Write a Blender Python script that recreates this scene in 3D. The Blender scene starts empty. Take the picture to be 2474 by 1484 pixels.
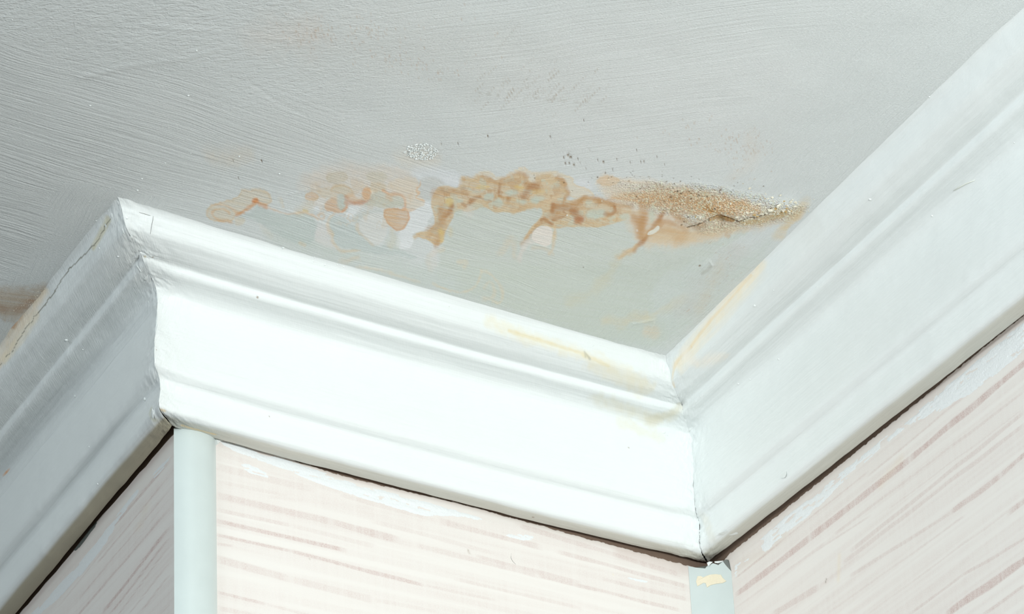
import bpy, math, random
import numpy as np
from mathutils import Vector, Matrix
from mathutils.bvhtree import BVHTree
rnd = random.Random(7); rs = np.random.RandomState(11)
SC = bpy.context.scene; COL = SC.collection

# ------------------------------------------------------------------ camera
CAMP = np.array([0., 0., 1.4]); FPX = 9158.04; PITCH = 0.49937625; ROLL = -0.05136177
ZC = 2.5                                                   # ceiling height
Fv = np.array([0, math.cos(PITCH), math.sin(PITCH)]); R0 = np.array([1., 0, 0]); U0 = np.array([0, -math.sin(PITCH), math.cos(PITCH)])
cr, sr = math.cos(ROLL), math.sin(ROLL)
Rv = cr*R0 + sr*U0; Uv = -sr*R0 + cr*U0
cam = bpy.data.cameras.new('camera'); camo = bpy.data.objects.new('camera', cam); COL.objects.link(camo)
m = Matrix((Rv.tolist(), Uv.tolist(), (-Fv).tolist())).transposed().to_4x4(); m.translation = Vector(CAMP)
camo.matrix_world = m; cam.sensor_width = 36; cam.lens = FPX/2474*36; cam.clip_start = .05
SC.camera = camo

# ------------------------------------------------------------------ light
w = bpy.data.worlds.new('room_light'); SC.world = w; w.use_nodes = True
w.node_tree.nodes['Background'].inputs[0].default_value = (.80, .90, .93, 1)
w.node_tree.nodes['Background'].inputs[1].default_value = .085
def area(name, loc, target, sx, sy, power, col):
    l = bpy.data.lights.new(name, 'AREA'); l.shape = 'RECTANGLE'; l.size = sx; l.size_y = sy; l.energy = power; l.color = col
    o = bpy.data.objects.new(name, l); COL.objects.link(o); o.location = loc
    d = Vector(target)-Vector(loc); o.rotation_euler = d.to_track_quat('-Z', 'Y').to_euler(); return o
area('lamp_light', (.55, .6, 2.07), (.0, 1.97, 2.45), .16, .16, 14.2, (.925, .985, .975))
area('left_fill_light', (-1.5, .3, 2.3), (-.1, 1.95, 2.42), 1.0, .5, 19, (.86, .96, 1))  # unseen fill, added to light the left wall and graze the ceiling
SC.view_settings.view_transform = 'Standard'; SC.view_settings.look = 'None'; SC.view_settings.gamma = 1
SC.view_settings.use_curve_mapping = False; SC.view_settings.exposure = 0.17

# ------------------------------------------------------------------ plan of the corner (metres)
S = 1.1
C0 = np.array([-.31312221, 2.03358833])
C1 = np.array([-0.20067423, 1.69490618])*S; C2 = np.array([0.08640684, 1.9023383])*S; C3 = np.array([.28210946, 1.71300052])
un = lambda v: v/np.linalg.norm(v)
D0, D1, D2 = un(C1-C0), un(C2-C1), un(C3-C2)
NL, NM, NR = [np.array([-d[1], d[0]]) for d in (D0, D1, D2)]          # towards the wall
B1 = (NL+NM)/(1+NL@NM); B2 = (NM+NR)/(1+NM@NR)
LL, LM, LR = .9, np.linalg.norm(C2-C1), 1.0

# ------------------------------------------------------------------ noise
def _h(ix, iy, seed):
    n = (ix.astype(np.int64)*374761393 + iy.astype(np.int64)*668265263 + seed*974634777) & 0xffffffff
    n = ((n ^ (n >> 13))*1274126177) & 0xffffffff
    n = (n ^ (n >> 16)) & 0xffffffff
    return n/4294967295.0
def vn(x, y, seed=0):
    ix, iy = np.floor(x), np.floor(y); fx, fy = x-ix, y-iy
    fx = fx*fx*fx*(fx*(fx*6-15)+10); fy = fy*fy*fy*(fy*(fy*6-15)+10)
    a, b, c, d = _h(ix, iy, seed), _h(ix+1, iy, seed), _h(ix, iy+1, seed), _h(ix+1, iy+1, seed)
    return (a+(b-a)*fx)+((c+(d-c)*fx)-(a+(b-a)*fx))*fy
def fbm(x, y, seed=0, oct=4, gain=.5):
    s = 0; a = 1; t = 0
    for i in range(oct):
        s = s + a*(vn(x*2**i+17.3*i, y*2**i+5.1*i, seed+i)*2-1); t += a; a *= gain
    return s/t
def sst(a, b, x):
    t = np.clip((x-a)/(b-a), 0, 1); return t*t*(3-2*t)
def lin(c):
    c = np.array(c, float)/255; return np.where(c <= .04045, c/12.92, ((c+.055)/1.055)**2.4)

# ------------------------------------------------------------------ object helpers
def tag(o, label=None, cat=None, kind=None, group=None):
    if label: o['label'] = label
    if cat: o['category'] = cat
    if kind: o['kind'] = kind
    if group: o['group'] = group
    return o
def mesh_obj(name, V, F, mat, parent=None, smooth=True, attrs=None, uv=None, link=True):
    me = bpy.data.meshes.new(name); V = np.asarray(V, np.float32); F = np.asarray(F)
    if F.ndim == 2:
        k = F.shape[1]; me.vertices.add(len(V)); me.vertices.foreach_set('co', V.ravel())
        me.loops.add(F.size); me.loops.foreach_set('vertex_index', F.astype(np.int32).ravel())
        me.polygons.add(len(F)); me.polygons.foreach_set('loop_start', (np.arange(len(F))*k).astype(np.int32))
        me.polygons.foreach_set('loop_total', np.full(len(F), k, np.int32)); me.update(calc_edges=True)
    else:
        me.from_pydata(V.tolist(), [], [list(f) for f in F])
    if smooth: me.polygons.foreach_set('use_smooth', np.ones(len(me.polygons), bool))
    for nm, a in (attrs or {}).items():
        a = np.asarray(a, np.float32)
        if a.ndim == 1:
            at = me.attributes.new(nm, 'FLOAT', 'POINT'); at.data.foreach_set('value', a)
        else:
            at = me.attributes.new(nm, 'FLOAT_COLOR', 'POINT')
            at.data.foreach_set('color', np.c_[a, np.ones(len(a))].astype(np.float32).ravel())
    if uv is not None:
        l = me.uv_layers.new(name='UVMap'); idx = np.zeros(len(me.loops), np.int32); me.loops.foreach_get('vertex_index', idx)
        l.data.foreach_set('uv', np.asarray(uv, np.float32)[idx].ravel())
    me.materials.append(mat)
    o = bpy.data.objects.new(name, me)
    if link: COL.objects.link(o)
    if parent: o.parent = parent
    return o
def pyl(name, V, F, mat, parent=None, smooth=False):
    me = bpy.data.meshes.new(name); me.from_pydata([tuple(map(float, v)) for v in V], [], [tuple(f) for f in F]); me.materials.append(mat)
    if smooth: me.polygons.foreach_set('use_smooth', [True]*len(me.polygons))
    o = bpy.data.objects.new(name, me); COL.objects.link(o)
    if parent: o.parent = parent
    return o
def gridF(n, k, flip=False):
    i = np.arange(n-1)[:, None]*k+np.arange(k-1)[None]; i = i.ravel()
    f = np.stack([i, i+1, i+k+1, i+k], 1)
    return f[:, ::-1] if flip else f
def ray(px, py):
    v = Fv + Rv*(px-1237)/FPX - Uv*(py-742)/FPX; return v
def at_ceiling(px, py):
    v = ray(px, py); return CAMP + v*(ZC-CAMP[2])/v[2]
def hit(bvh, px, py):
    v = ray(px, py); v = v/np.linalg.norm(v)
    h = bvh.ray_cast(Vector(CAMP), Vector(v))
    return h[0], h[1]
def bvh_of(V, F):
    return BVHTree.FromPolygons([tuple(v) for v in np.asarray(V).tolist()], [tuple(f) for f in np.asarray(F).tolist()])
MM = .00023                                                # one traced pixel in metres at this distance

# ------------------------------------------------------------------ materials
def new_mat(name):
    mt = bpy.data.materials.new(name); mt.use_nodes = True; nt = mt.node_tree; return mt, nt, nt.nodes['Principled BSDF']
def N(nt, t, **kw):
    n = nt.nodes.new(t)
    for k, v in kw.items():
        if k in n.inputs: n.inputs[k].default_value = v
        else: setattr(n, k, v)
    return n
def stroke(nt, src, ang, sx, sy, detail=3, rough=.55, dist=.0):
    mp = nt.nodes.new('ShaderNodeMapping'); mp.inputs['Rotation'].default_value = (0, 0, ang)
    m2 = nt.nodes.new('ShaderNodeMapping'); m2.inputs['Scale'].default_value = (sx, sy, 1)
    nz = N(nt, 'ShaderNodeTexNoise', Scale=1.0, Detail=detail, Roughness=rough, Distortion=dist)
    nt.links.new(src, mp.inputs[0]); nt.links.new(mp.outputs[0], m2.inputs[0]); nt.links.new(m2.outputs[0], nz.inputs[0]); return nz.outputs[0]
def attr(nt, nm):
    a = nt.nodes.new('ShaderNodeAttribute'); a.attribute_name = nm; return a
def mth(nt, op, a, b=None, c=None):
    n = nt.nodes.new('ShaderNodeMath'); n.operation = op
    for i, v in enumerate((a, b, c)):
        if v is None: continue
        if isinstance(v, (int, float)): n.inputs[i].default_value = v
        else: nt.links.new(v, n.inputs[i])
    return n.outputs[0]
def simple(name, col, rough=.5, bump=0, scale=800):
    mt, nt, p = new_mat(name); p.inputs['Base Color'].default_value = (*lin(col), 1); p.inputs['Roughness'].default_value = rough
    tc = nt.nodes.new('ShaderNodeTexCoord'); nz = N(nt, 'ShaderNodeTexNoise', Scale=scale, Detail=3.)
    nt.links.new(tc.outputs['Object'], nz.inputs[0])
    mx = nt.nodes.new('ShaderNodeMix'); mx.data_type = 'RGBA'; mx.inputs[6].default_value = (*lin(col), 1); mx.inputs[7].default_value = (*(lin(col)*.9), 1)
    nt.links.new(nz.outputs[0], mx.inputs[0]); nt.links.new(mx.outputs[2], p.inputs['Base Color'])
    if bump:
        b = N(nt, 'ShaderNodeBump', Strength=bump, Distance=.0005); nt.links.new(nz.outputs[0], b.inputs['Height']); nt.links.new(b.outputs[0], p.inputs['Normal'])
    return mt

def ceiling_material():
    mt, nt, p = new_mat('brushed_ceiling_paint')
    c = attr(nt, 'paint'); nt.links.new(c.outputs['Color'], p.inputs['Base Color'])
    p.inputs['Roughness'].default_value = .5; p.inputs['Specular IOR Level'].default_value = .35
    g = nt.nodes.new('ShaderNodeNewGeometry').outputs['Position']
    # slight bend of the strokes
    nz = N(nt, 'ShaderNodeTexNoise', Scale=9., Detail=1.); nt.links.new(g, nz.inputs[0])
    vm = nt.nodes.new('ShaderNodeVectorMath'); vm.operation = 'MULTIPLY_ADD'; vm.inputs[1].default_value = (.02, .02, .02)
    nt.links.new(nz.outputs['Color'], vm.inputs[0]); nt.links.new(g, vm.inputs[2]); g2 = vm.outputs[0]
    aM, aR, aL = [math.atan2(d[1], d[0]) for d in (D1, D2, D0)]
    hM = stroke(nt, g2, -aM, 22, 620, 4, .6); hR = stroke(nt, g2, -aR, 22, 620, 4, .6)
    hT = mth(nt, 'ADD', mth(nt, 'MULTIPLY', stroke(nt, g2, math.radians(26), 18, 420, 4, .6), .6), mth(nt, 'MULTIPLY', stroke(nt, g, -math.radians(10), 150, 420, 3, .6, .6), .85))
    hC = mth(nt, 'ADD', mth(nt, 'MULTIPLY', stroke(nt, g2, math.radians(8), 18, 520, 4, .6), .6), mth(nt, 'MULTIPLY', stroke(nt, g, -aR, 40, 650, 3, .6), .5))
    fine = N(nt, 'ShaderNodeTexNoise', Scale=900., Detail=2.); nt.links.new(g, fine.inputs[0])
    s = mth(nt, 'MULTIPLY', hM, attr(nt, 'brush_m').outputs['Fac'])
    for h, a in ((hR, 'brush_r'), (hT, 'brush_t'), (hC, 'brush_c')):
        s = mth(nt, 'MULTIPLY_ADD', h, attr(nt, a).outputs['Fac'], s)
    s = mth(nt, 'MULTIPLY_ADD', fine.outputs[0], .3, s)
    gr = N(nt, 'ShaderNodeTexVoronoi', Scale=900.); nt.links.new(g, gr.inputs[0])
    s = mth(nt, 'MULTIPLY_ADD', mth(nt, 'MULTIPLY', gr.outputs['Distance'], attr(nt, 'grain').outputs['Fac']), 1.6, s)
    b = N(nt, 'ShaderNodeBump', Strength=.72, Distance=.0012); nt.links.new(s, b.inputs['Height']); nt.links.new(b.outputs[0], p.inputs['Normal'])
    return mt
def trim_material():
    mt, nt, p = new_mat('glossy_cornice_paint')
    c = attr(nt, 'paint'); nt.links.new(c.outputs['Color'], p.inputs['Base Color'])
    p.inputs['Roughness'].default_value = .42; p.inputs['Specular IOR Level'].default_value = .4
    uv = nt.nodes.new('ShaderNodeUVMap').outputs[0]
    h = mth(nt, 'ADD', stroke(nt, uv, 0, 14, 520, 4, .55), mth(nt, 'MULTIPLY', stroke(nt, uv, .25, 150, 420, 3, .6, .5), .35))
    cr_ = mth(nt, 'MULTIPLY', stroke(nt, uv, 1.25, 150, 1000, 3, .6, .5), attr(nt, 'wrinkle').outputs['Fac'])
    h = mth(nt, 'MULTIPLY_ADD', cr_, 1.9, h)
    b = N(nt, 'ShaderNodeBump', Strength=.5, Distance=.0006); nt.links.new(h, b.inputs['Height']); nt.links.new(b.outputs[0], p.inputs['Normal'])
    return mt
def paper_material():
    mt, nt, p = new_mat('striped_wallpaper'); uv = nt.nodes.new('ShaderNodeUVMap').outputs[0]
    ink = attr(nt, 'ink').outputs['Fac']
    sp = stroke(nt, uv, 0, 900, 1900, 2, .6)
    tick = stroke(nt, uv, 0, 260, 12, 2, .6)
    k = mth(nt, 'MULTIPLY', mth(nt, 'MULTIPLY_ADD', sp, 1.7, -.25), mth(nt, 'MULTIPLY_ADD', tick, 1.4, .25))
    k.node.use_clamp = True
    f = mth(nt, 'MULTIPLY', ink, k); f.node.use_clamp = True
    mx = nt.nodes.new('ShaderNodeMix'); mx.data_type = 'RGBA'; mx.inputs[6].default_value = (*lin((235, 229, 224)), 1); mx.inputs[7].default_value = (*lin((194, 163, 157)), 1)
    nt.links.new(f, mx.inputs[0])
    m2 = nt.nodes.new('ShaderNodeMix'); m2.data_type = 'RGBA'; m2.blend_type = 'MULTIPLY'; m2.inputs[0].default_value = 1
    nt.links.new(mx.outputs[2], m2.inputs[6]); nt.links.new(attr(nt, 'paint').outputs['Color'], m2.inputs[7])
    nt.links.new(m2.outputs[2], p.inputs['Base Color']); p.inputs['Roughness'].default_value = .6
    b = N(nt, 'ShaderNodeBump', Strength=.25, Distance=.0003); nt.links.new(stroke(nt, uv, 0, 420, 900, 3), b.inputs['Height']); nt.links.new(b.outputs[0], p.inputs['Normal'])
    return mt
M_CEIL, M_TRIM, M_PAPER = ceiling_material(), trim_material(), paper_material()
M_PLASTER = simple('old_brown_plaster', (118, 98, 84), .9, .6, 500)
M_SMEAR = simple('dry_white_brush_paint', (240, 242, 243), .5, .5, 900)
M_DARKSMEAR = simple('grey_dirt_smear', (98, 102, 98), .7, .5, 900)
M_PVC = simple('pvc_strip', (209, 218, 216), .32, .03, 60)
M_WHITE = simple('white_paint_blob', (238, 241, 239), .45, .1, 900)
M_CREAM = simple('cream_old_paint', (240, 228, 202), .5, .1, 900)
M_CRUMB = simple('chalky_plaster_crumb', (236, 228, 208), .8, .3, 1500)
M_CRUMB2 = simple('stained_plaster_crumb', (205, 172, 118), .85, .3, 1500)
M_HAIR = simple('bristle', (232, 232, 222), .5, 0, 900)
M_DHAIR = simple('dark_hair', (110, 104, 98), .5, 0, 900)

BASE = lin((235, 238, 237))                               # the paint of ceiling and cornice

# ================================================================== CORNICE
CLEAN = [(-4.2, -.7), (-2.2, 0), (-.4, .9), (1.2, 2.6), (2.8, 5.6), (4.4, 8.8), (6.4, 11.8), (9, 13.2), (12, 14.2), (15.5, 15.5), (18.5, 16.1), (26, 15.9), (26.8, 16.7), (27.4, 19.8), (29.2, 20.9), (34, 21.5), (40, 23), (43.8, 26.4), (45.2, 33), (44.8, 45), (43.2, 60), (41.8, 72), (42.0, 76.6), (44.2, 78.9), (47.8, 80.6), (48.6, 86), (47.2, 96.5), (47.8, 99.4), (50.5, 100.9), (56, 101), (62, 100.5)]
CORNER = [(-4.2, -.7), (-2, 0), (0, .9), (1.9, 2.6), (3.8, 5.4), (5.6, 9), (7.8, 12), (12, 13.4), (15, 14.2), (19, 14.8), (23, 15.2), (25, 15.6), (26, 16.4), (29, 18.8), (32, 19.8), (36, 20.8), (40, 21.8), (43.2, 24.4), (44.7, 30.8), (43.3, 46.8), (41.3, 59.2), (40.6, 71), (41.2, 76), (44.2, 78.4), (47.1, 80.5), (48, 87), (45.5, 96.5), (47, 100), (52, 100.9), (56.5, 100), (62, 100)]
def smooth_poly(P, n, its=2):
    P = np.array(P, float)
    for _ in range(its):
        Q = [P[0]]
        for a, b in zip(P[:-1], P[1:]): Q += [a*.75+b*.25, a*.25+b*.75]
        Q.append(P[-1]); P = np.array(Q)
    return P
def resample(P, n):
    d = np.r_[0, np.cumsum(np.linalg.norm(np.diff(P, axis=0), axis=1))]; t = np.linspace(0, d[-1], n)
    return np.c_[np.interp(t, d, P[:, 0]), np.interp(t, d, P[:, 1])], t
NP = 250
_c = smooth_poly(CLEAN, NP); _k = smooth_poly(CORNER, NP)
_d = np.r_[0, np.cumsum(np.linalg.norm(np.diff(_c, axis=0), axis=1))]; _t = np.linspace(0, _d[-1], NP)
PCL = np.c_[np.interp(_t, _d, _c[:, 0]), np.interp(_t, _d, _c[:, 1])]
PCO = np.c_[np.interp(_t, _d, _k[:, 0]), np.interp(_t, _d, _k[:, 1])]     # same parameter, so features stay in line
ARC = _t/1000

def trim_mesh(A, bA, soA, shA, E, bE, soE, shE, s0, ts, seed, cA, cE, gapE=None, gapA=None, rough=1., sag=0.):
    """loft of the profile from section A to section E; ts are parameters along, cA/cE: corner there"""
    L = np.linalg.norm(E-A); Dd = (E-A)/L; n = len(ts); nrm2 = np.array([-Dd[1], Dd[0]])
    T = ts[:, None]; dA = ts*L; dE = (1-ts)*L
    wk = np.clip((np.exp(-dA/.02) if cA == 'out' else 0)+(np.exp(-dE/.02) if cE == 'out' else 0), 0, 1)[:, None] if (cA == 'out' or cE == 'out') else np.zeros((n, 1))
    O = (PCL[None, :, 0]*(1-wk)+PCO[None, :, 0]*wk)/1000; H = (PCL[None, :, 1]*(1-wk)+PCO[None, :, 1]*wk)/1000
    so = soA*(1-T)+soE*T; sh = shA*(1-T)+shE*T
    SS = (s0+ts*L)[:, None]+0*O; AA = ARC[None]+0*O
    near = np.zeros(n)
    if cA: near = np.maximum(near, np.exp(-dA/.014))
    if cE: near = np.maximum(near, np.exp(-dE/.014))
    near = near[:, None]
    dn = fbm(SS*16, AA*330, seed, 3)*.00022 + fbm(SS*45, AA*60, seed+9, 3)*.00035*rough + fbm(SS*9, AA*20, seed+5, 2)*.0008
    dn += near*(fbm(SS*120, AA*160, seed+21, 3)*.0014 + fbm(SS*330, AA*420, seed+25, 2)*.00035)
    # fade at the very ends of the arris so the neighbours meet
    dn *= 1 - .5*np.exp(-dA/.002)[:, None]*(cA is not None) - .5*np.exp(-dE/.002)[:, None]*(cE is not None)
    dn *= sst(0, .004, AA)
    # profile normal (pointing out of the cornice: towards the room and down)
    do = np.gradient(O, axis=1); dh = np.gradient(H, axis=1); l = np.sqrt(do**2+dh**2)+1e-9
    no, nh = -dh/l, do/l                                   # outward: o decreases, h increases
    XY = (A[None]*(1-T)+E[None]*T)[:, None, :] + O[..., None]*((bA[None]*soA*(1-T)+bE[None]*soE*T)[:, None, :])
    Z = ZC - H*sh - sag*(4*T*(1-T))
    XY = XY + (dn*no)[..., None]*nrm2; Z = Z - dn*nh
    def shift(g, sgn):
        jag = (vn(AA[0]*900, AA[0]*0, seed+77)-.5)*.0006+(vn(AA[0]*2500, AA[0]*0, seed+78)-.5)*.0004
        return sgn*(g+jag*np.sign(g))
    if gapE is not None:
        XY = XY - (shift(gapE, 1)[None]*np.exp(-dE/.004)[:, None])[..., None]*Dd
    if gapA is not None:
        XY = XY + (shift(gapA, 1)[None]*np.exp(-dA/.004)[:, None])[..., None]*Dd
    V = np.concatenate([XY, Z[..., None]], 2)
    # closed back: chamfer, wall side, top
    back = []
    for o_, h_ in ((.0635, .094), (.0655, .084), (.0655, -.0008)):
        xy = (A[None]*(1-T)+E[None]*T) + o_*(bA[None]*soA*(1-T)+bE[None]*soE*T); z = ZC-h_*sh-sag*(4*T*(1-T))
        back.append(np.concatenate([xy, z], 1))
    V = np.concatenate([V, np.stack(back, 1)], 1); k = V.shape[1]
    F = gridF(n, k); i = np.arange(n-1)*k
    F = np.r_[F, np.stack([i+k-1, i, i+k, i+2*k-1], 1)]
    uv = np.concatenate([np.stack([SS, AA], 2), np.zeros((n, 3, 2))], 1).reshape(-1, 2)
    return V.reshape(-1, 3), F, uv, k, near, AA, SS
def t_grid(L, fineA, fineE, step, coarse=.006, fine_from=0, fine_to=1e9):
    s = [0.]
    while s[-1] < L-1e-6:
        st = step if fine_from <= s[-1] <= fine_to else coarse
        if s[-1] < fineA or L-s[-1] < fineE: st = step*.55
        s.append(min(L, s[-1]+st))
    return np.array(s)/L
EL = C1-D0*LL; ER = C2+D2*LR
h_at = PCL[:, 1]
gap = -.0006+.00066*sst(52, 62, h_at)+.0005*sst(76, 98, h_at)
T_ = {}
T_['left'] = trim_mesh(EL, NL, 1.22, 1.2, C1, B1, 1, 1, 0, t_grid(LL, 0, .012, .0006, .008, LL-.22), 31, None, 'out', rough=1.3)
T_['mid'] = trim_mesh(C1, B1, 1, 1, C2, B2, .84, 1.05, 1, t_grid(LM, .012, .02, .0006), 52, 'out', 'in', gapE=gap, sag=.0019)
T_['right'] = trim_mesh(C2, B2, .84, 1.05, ER, NR, 1.34, 1.2, 2, t_grid(LR, .02, 0, .0007, .01, 0, .45), 83, 'in', None, gapA=gap)

# ------------------------------------------------------------------ painted stains: traced shapes carried onto the surface
BV = {k: bvh_of(v[0], v[1]) for k, v in T_.items()}
def cap3(V, P, r):
    """distance in 3D from the vertices to a traced polyline P"""
    d = np.full(len(V), 1e9)
    if len(P) == 1: return np.linalg.norm(V-P[0], axis=1)
    for a, b in zip(P[:-1], P[1:]):
        ab = b-a; t = np.clip(((V-a)@ab)/max(ab@ab, 1e-12), 0, 1); d = np.minimum(d, np.linalg.norm(V-(a+t[:, None]*ab), axis=1))
    return d
def stain3(col, V, bv, pts, rpx, rgb, al, ref, soft=1., seed=0):
    P = [hit(bv, *p)[0] for p in pts]; P = np.array([list(p) for p in P if p is not None])
    if len(P) == 0: return
    lo, hi = P.min(0)-3*rpx*MM-.004, P.max(0)+3*rpx*MM+.004
    idx = np.where(np.all((V > lo) & (V < hi), 1))[0]
    if len(idx) == 0: return
    v = V[idx]; d = cap3(v, P, rpx)/MM
    d = d+fbm(v[:, 0]*220+v[:, 1]*90, v[:, 2]*260, seed, 3)*rpx*.6
    a = al*(1-sst(rpx*(1-.75*soft), rpx*(1+.75*soft), d))
    a = a*(.75+.5*vn(v[:, 0]*400, v[:, 2]*400, seed+3))
    tgt = BASE*np.clip(lin(rgb)/lin(ref), 0, 1.15)
    a = np.clip(a, 0, 1)[:, None]; col[idx] = col[idx]*(1-a)+tgt*a
WREF = (250, 252, 251); LREF = (160, 175, 176); RREF = (232, 238, 238)
cols = {}
for k in T_:
    V, F, uv, kk, near, AA, SS = T_[k]; c = np.tile(BASE, (len(V), 1))
    n = len(V)//kk; ci = c.reshape(n, kk, 3)
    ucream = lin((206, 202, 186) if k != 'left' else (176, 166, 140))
    wun = sst(49.5, 52.5, PCL[:, 0]*(PCL[:, 1] > 98))                      # underside hardly painted; left one's shade and warm bounce also in its tone
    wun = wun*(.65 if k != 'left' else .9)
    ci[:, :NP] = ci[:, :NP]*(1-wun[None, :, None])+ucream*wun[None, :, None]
    ci[:, NP:] = lin((120, 105, 90))
    cols[k] = c
V = T_['mid'][0]; c = cols['mid']; bm_ = BV['mid']
YC, YD = (250, 240, 214), (243, 222, 170)
stain3(c, V, bm_, [(1180, 775), (1260, 810), (1350, 838), (1440, 870), (1520, 905), (1570, 935)], 16, YC, .5, WREF, 1, 5)
stain3(c, V, bm_, [(1230, 800), (1330, 830), (1400, 852), (1470, 885)], 5, YD, .45, WREF, 1, 6)
stain3(c, V, bm_, [(1430, 885), (1500, 918), (1560, 948)], 20, (249, 238, 212), .5, WREF, 1, 7)
stain3(c, V, bm_, [(1440, 960), (1520, 990), (1580, 1015), (1625, 1005)], 18, (236, 228, 204), .45, WREF, 1, 8)
stain3(c, V, bm_, [(1570, 1018), (1610, 1002), (1640, 985)], 14, (228, 218, 190), .45, WREF, 1, 9)
stain3(c, V, bm_, [(1500, 1020), (1560, 1045), (1600, 1060)], 14, (244, 236, 214), .35, WREF, 1, 10)
stain3(c, V, bm_, [(1415, 862), (1412, 850), (1425, 868)], 3, (170, 170, 160), .5, WREF, 1, 11)
stain3(c, V, bm_, [(388, 990), (398, 993)], 5, (240, 218, 180), .9, WREF, .4, 12)
stain3(c, V, bm_, [(440, 1028), (520, 1050)], 4, (210, 180, 120), .6, (200, 200, 190), 1, 14)
stain3(c, V, bm_, [(350, 620), (352, 655)], 3, (214, 200, 165), .8, WREF, 1, 15)
for p, r in (((622, 718), 2.5), ((369, 622), 1.7), ((1288, 1250), 2.5), ((1519, 1082), 2.2), ((651, 1006), 1.6), ((378, 846), 1.6)):
    stain3(c, V, bm_, [p], r, (150, 120, 90), .8, WREF, .4, 16)
V = T_['right'][0]; c = cols['right']; bm_ = BV['right']
stain3(c, V, bm_, [(1950, 500), (1900, 560), (1830, 640), (1750, 740), (1690, 810), (1640, 880), (1628, 950)], 24, (244, 236, 216), .8, RREF, 1, 21)
stain3(c, V, bm_, [(1955, 500), (1925, 530), (1900, 560)], 20, (228, 206, 164), .6, RREF, 1, 22)
stain3(c, V, bm_, [(1815, 665), (1780, 705), (1745, 745), (1720, 770), (1690, 808), (1670, 838)], 3.5, (240, 218, 178), .5, RREF, 1, 23)
stain3(c, V, bm_, [(1670, 838), (1645, 860), (1632, 880), (1626, 900), (1628, 935)], 4.5, (238, 218, 180), .5, RREF, 1, 24)
stain3(c, V, bm_, [(1660, 860), (1690, 880), (1740, 860)], 22, (244, 238, 226), .6, RREF, 1, 25)
stain3(c, V, bm_, [(1700, 1250), (1720, 1300)], 14, (226, 224, 212), .4, RREF, 1, 27)
V = T_['left'][0]; c = cols['left']; bm_ = BV['left']
stain3(c, V, bm_, [(105, 700), (70, 760), (40, 800), (10, 850), (-30, 910)], 16, (166, 166, 148), .7, LREF, 1, 31)
stain3(c, V, bm_, [(60, 740), (45, 765), (30, 790)], 9, (142, 124, 100), .75, LREF, 1, 32)
stain3(c, V, bm_, [(90, 760), (50, 820), (10, 870)], 12, (174, 172, 150), .5, LREF, 1, 33)
stain3(c, V, bm_, [(262, 530), (240, 575), (225, 600)], 8, (150, 155, 130), .6, LREF, 1, 34)
stain3(c, V, bm_, [(364, 992), (372, 1015)], 9, (140, 150, 132), .6, LREF, 1, 35)
stain3(c, V, bm_, [(12, 1148)], 3, (165, 120, 60), .9, LREF, .4, 36)
stain3(c, V, bm_, [(16, 1142)], 2.5, (165, 120, 60), .9, LREF, .4, 37)
# the hairline crack along the left cornice and the one along its stain
def jagline(p0, pts, amp, n, seed):
    r_ = random.Random(seed); out = []
    P = [p0]+pts
    for a, b in zip(P[:-1], P[1:]):
        for i in range(n):
            t = i/n; out.append((a[0]+(b[0]-a[0])*t+r_.uniform(-amp, amp), a[1]+(b[1]-a[1])*t+r_.uniform(-amp, amp)))
    return out+[P[-1]]
ck = jagline((268, 528), [(250, 555), (232, 588), (205, 612), (160, 660), (130, 705), (95, 752), (65, 790), (30, 845), (0, 884)], 2.2, 5, 3)
stain3(c, V, bm_, ck, 1.25, (84, 88, 78), .8, LREF, .3, 38)
for k, nm in (('left', 'trim_1'), ('mid', 'trim_2'), ('right', 'trim_3')):
    V, F, uv, kk, near, AA, SS = T_[k]; n = len(V)//kk
    wr = np.zeros((n, kk)); wr[:, :NP] = np.clip(near+(.9 if k == 'left' else .15)*((PCL[:, 0] < 46) & (PCL[:, 1] < 34))[None], 0, 1)
    o = mesh_obj(nm, V, F, M_TRIM, attrs={'paint': cols[k], 'wrinkle': wr.ravel()}, uv=uv); T_[k] = (V, F, o)
    # end cap
    me = o.data
tag(T_['left'][2], 'shaded painted cornice running down from the outer corner at the left edge', 'cornice', 'structure')
tag(T_['mid'][2], 'bright white painted cornice between outer corner and cracked inner corner', 'cornice', 'structure')
tag(T_['right'][2], 'white painted cornice rising from the cracked inner corner to upper right', 'cornice', 'structure')
TL, TM, TR = [T_[k][2] for k in ('left', 'mid', 'right')]

# ================================================================== WALLS
W1 = C1+.066*B1; W2 = C2+.0555*B2; WL = EL+.093*NL; WR = ER+.0885*NR
def wall(nm, A, E, label, ma=None, mb=None):
    d = un(E-A); nn = np.array([-d[1], d[0]]); t = .06
    a, b = A, E
    ma, mb = ma if ma is not None else nn, mb if mb is not None else nn
    base = [(*a, 0), (*b, 0), (*(b+mb*t), 0), (*(a+ma*t), 0)]; top = [(x, y, ZC) for x, y, _ in base]
    o = pyl(nm, base+top, [(0, 1, 5, 4), (1, 2, 6, 5), (2, 3, 7, 6), (3, 0, 4, 7), (4, 5, 6, 7), (3, 2, 1, 0)], M_PLASTER)
    return tag(o, label, 'wall', 'structure')
wl = wall('wall_left', WL-D0*1.2, W1, 'left wall receding behind the outer corner, pink striped and in shade', None, B1)
wm = wall('wall_middle', W1, W2, 'narrow middle wall between the two corners, cream with faint pink stripes', B1, B2)
wr_ = wall('wall_right', W2, WR, 'right wall with diagonal looking pink stripes below the long cornice', B2, None)

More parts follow.
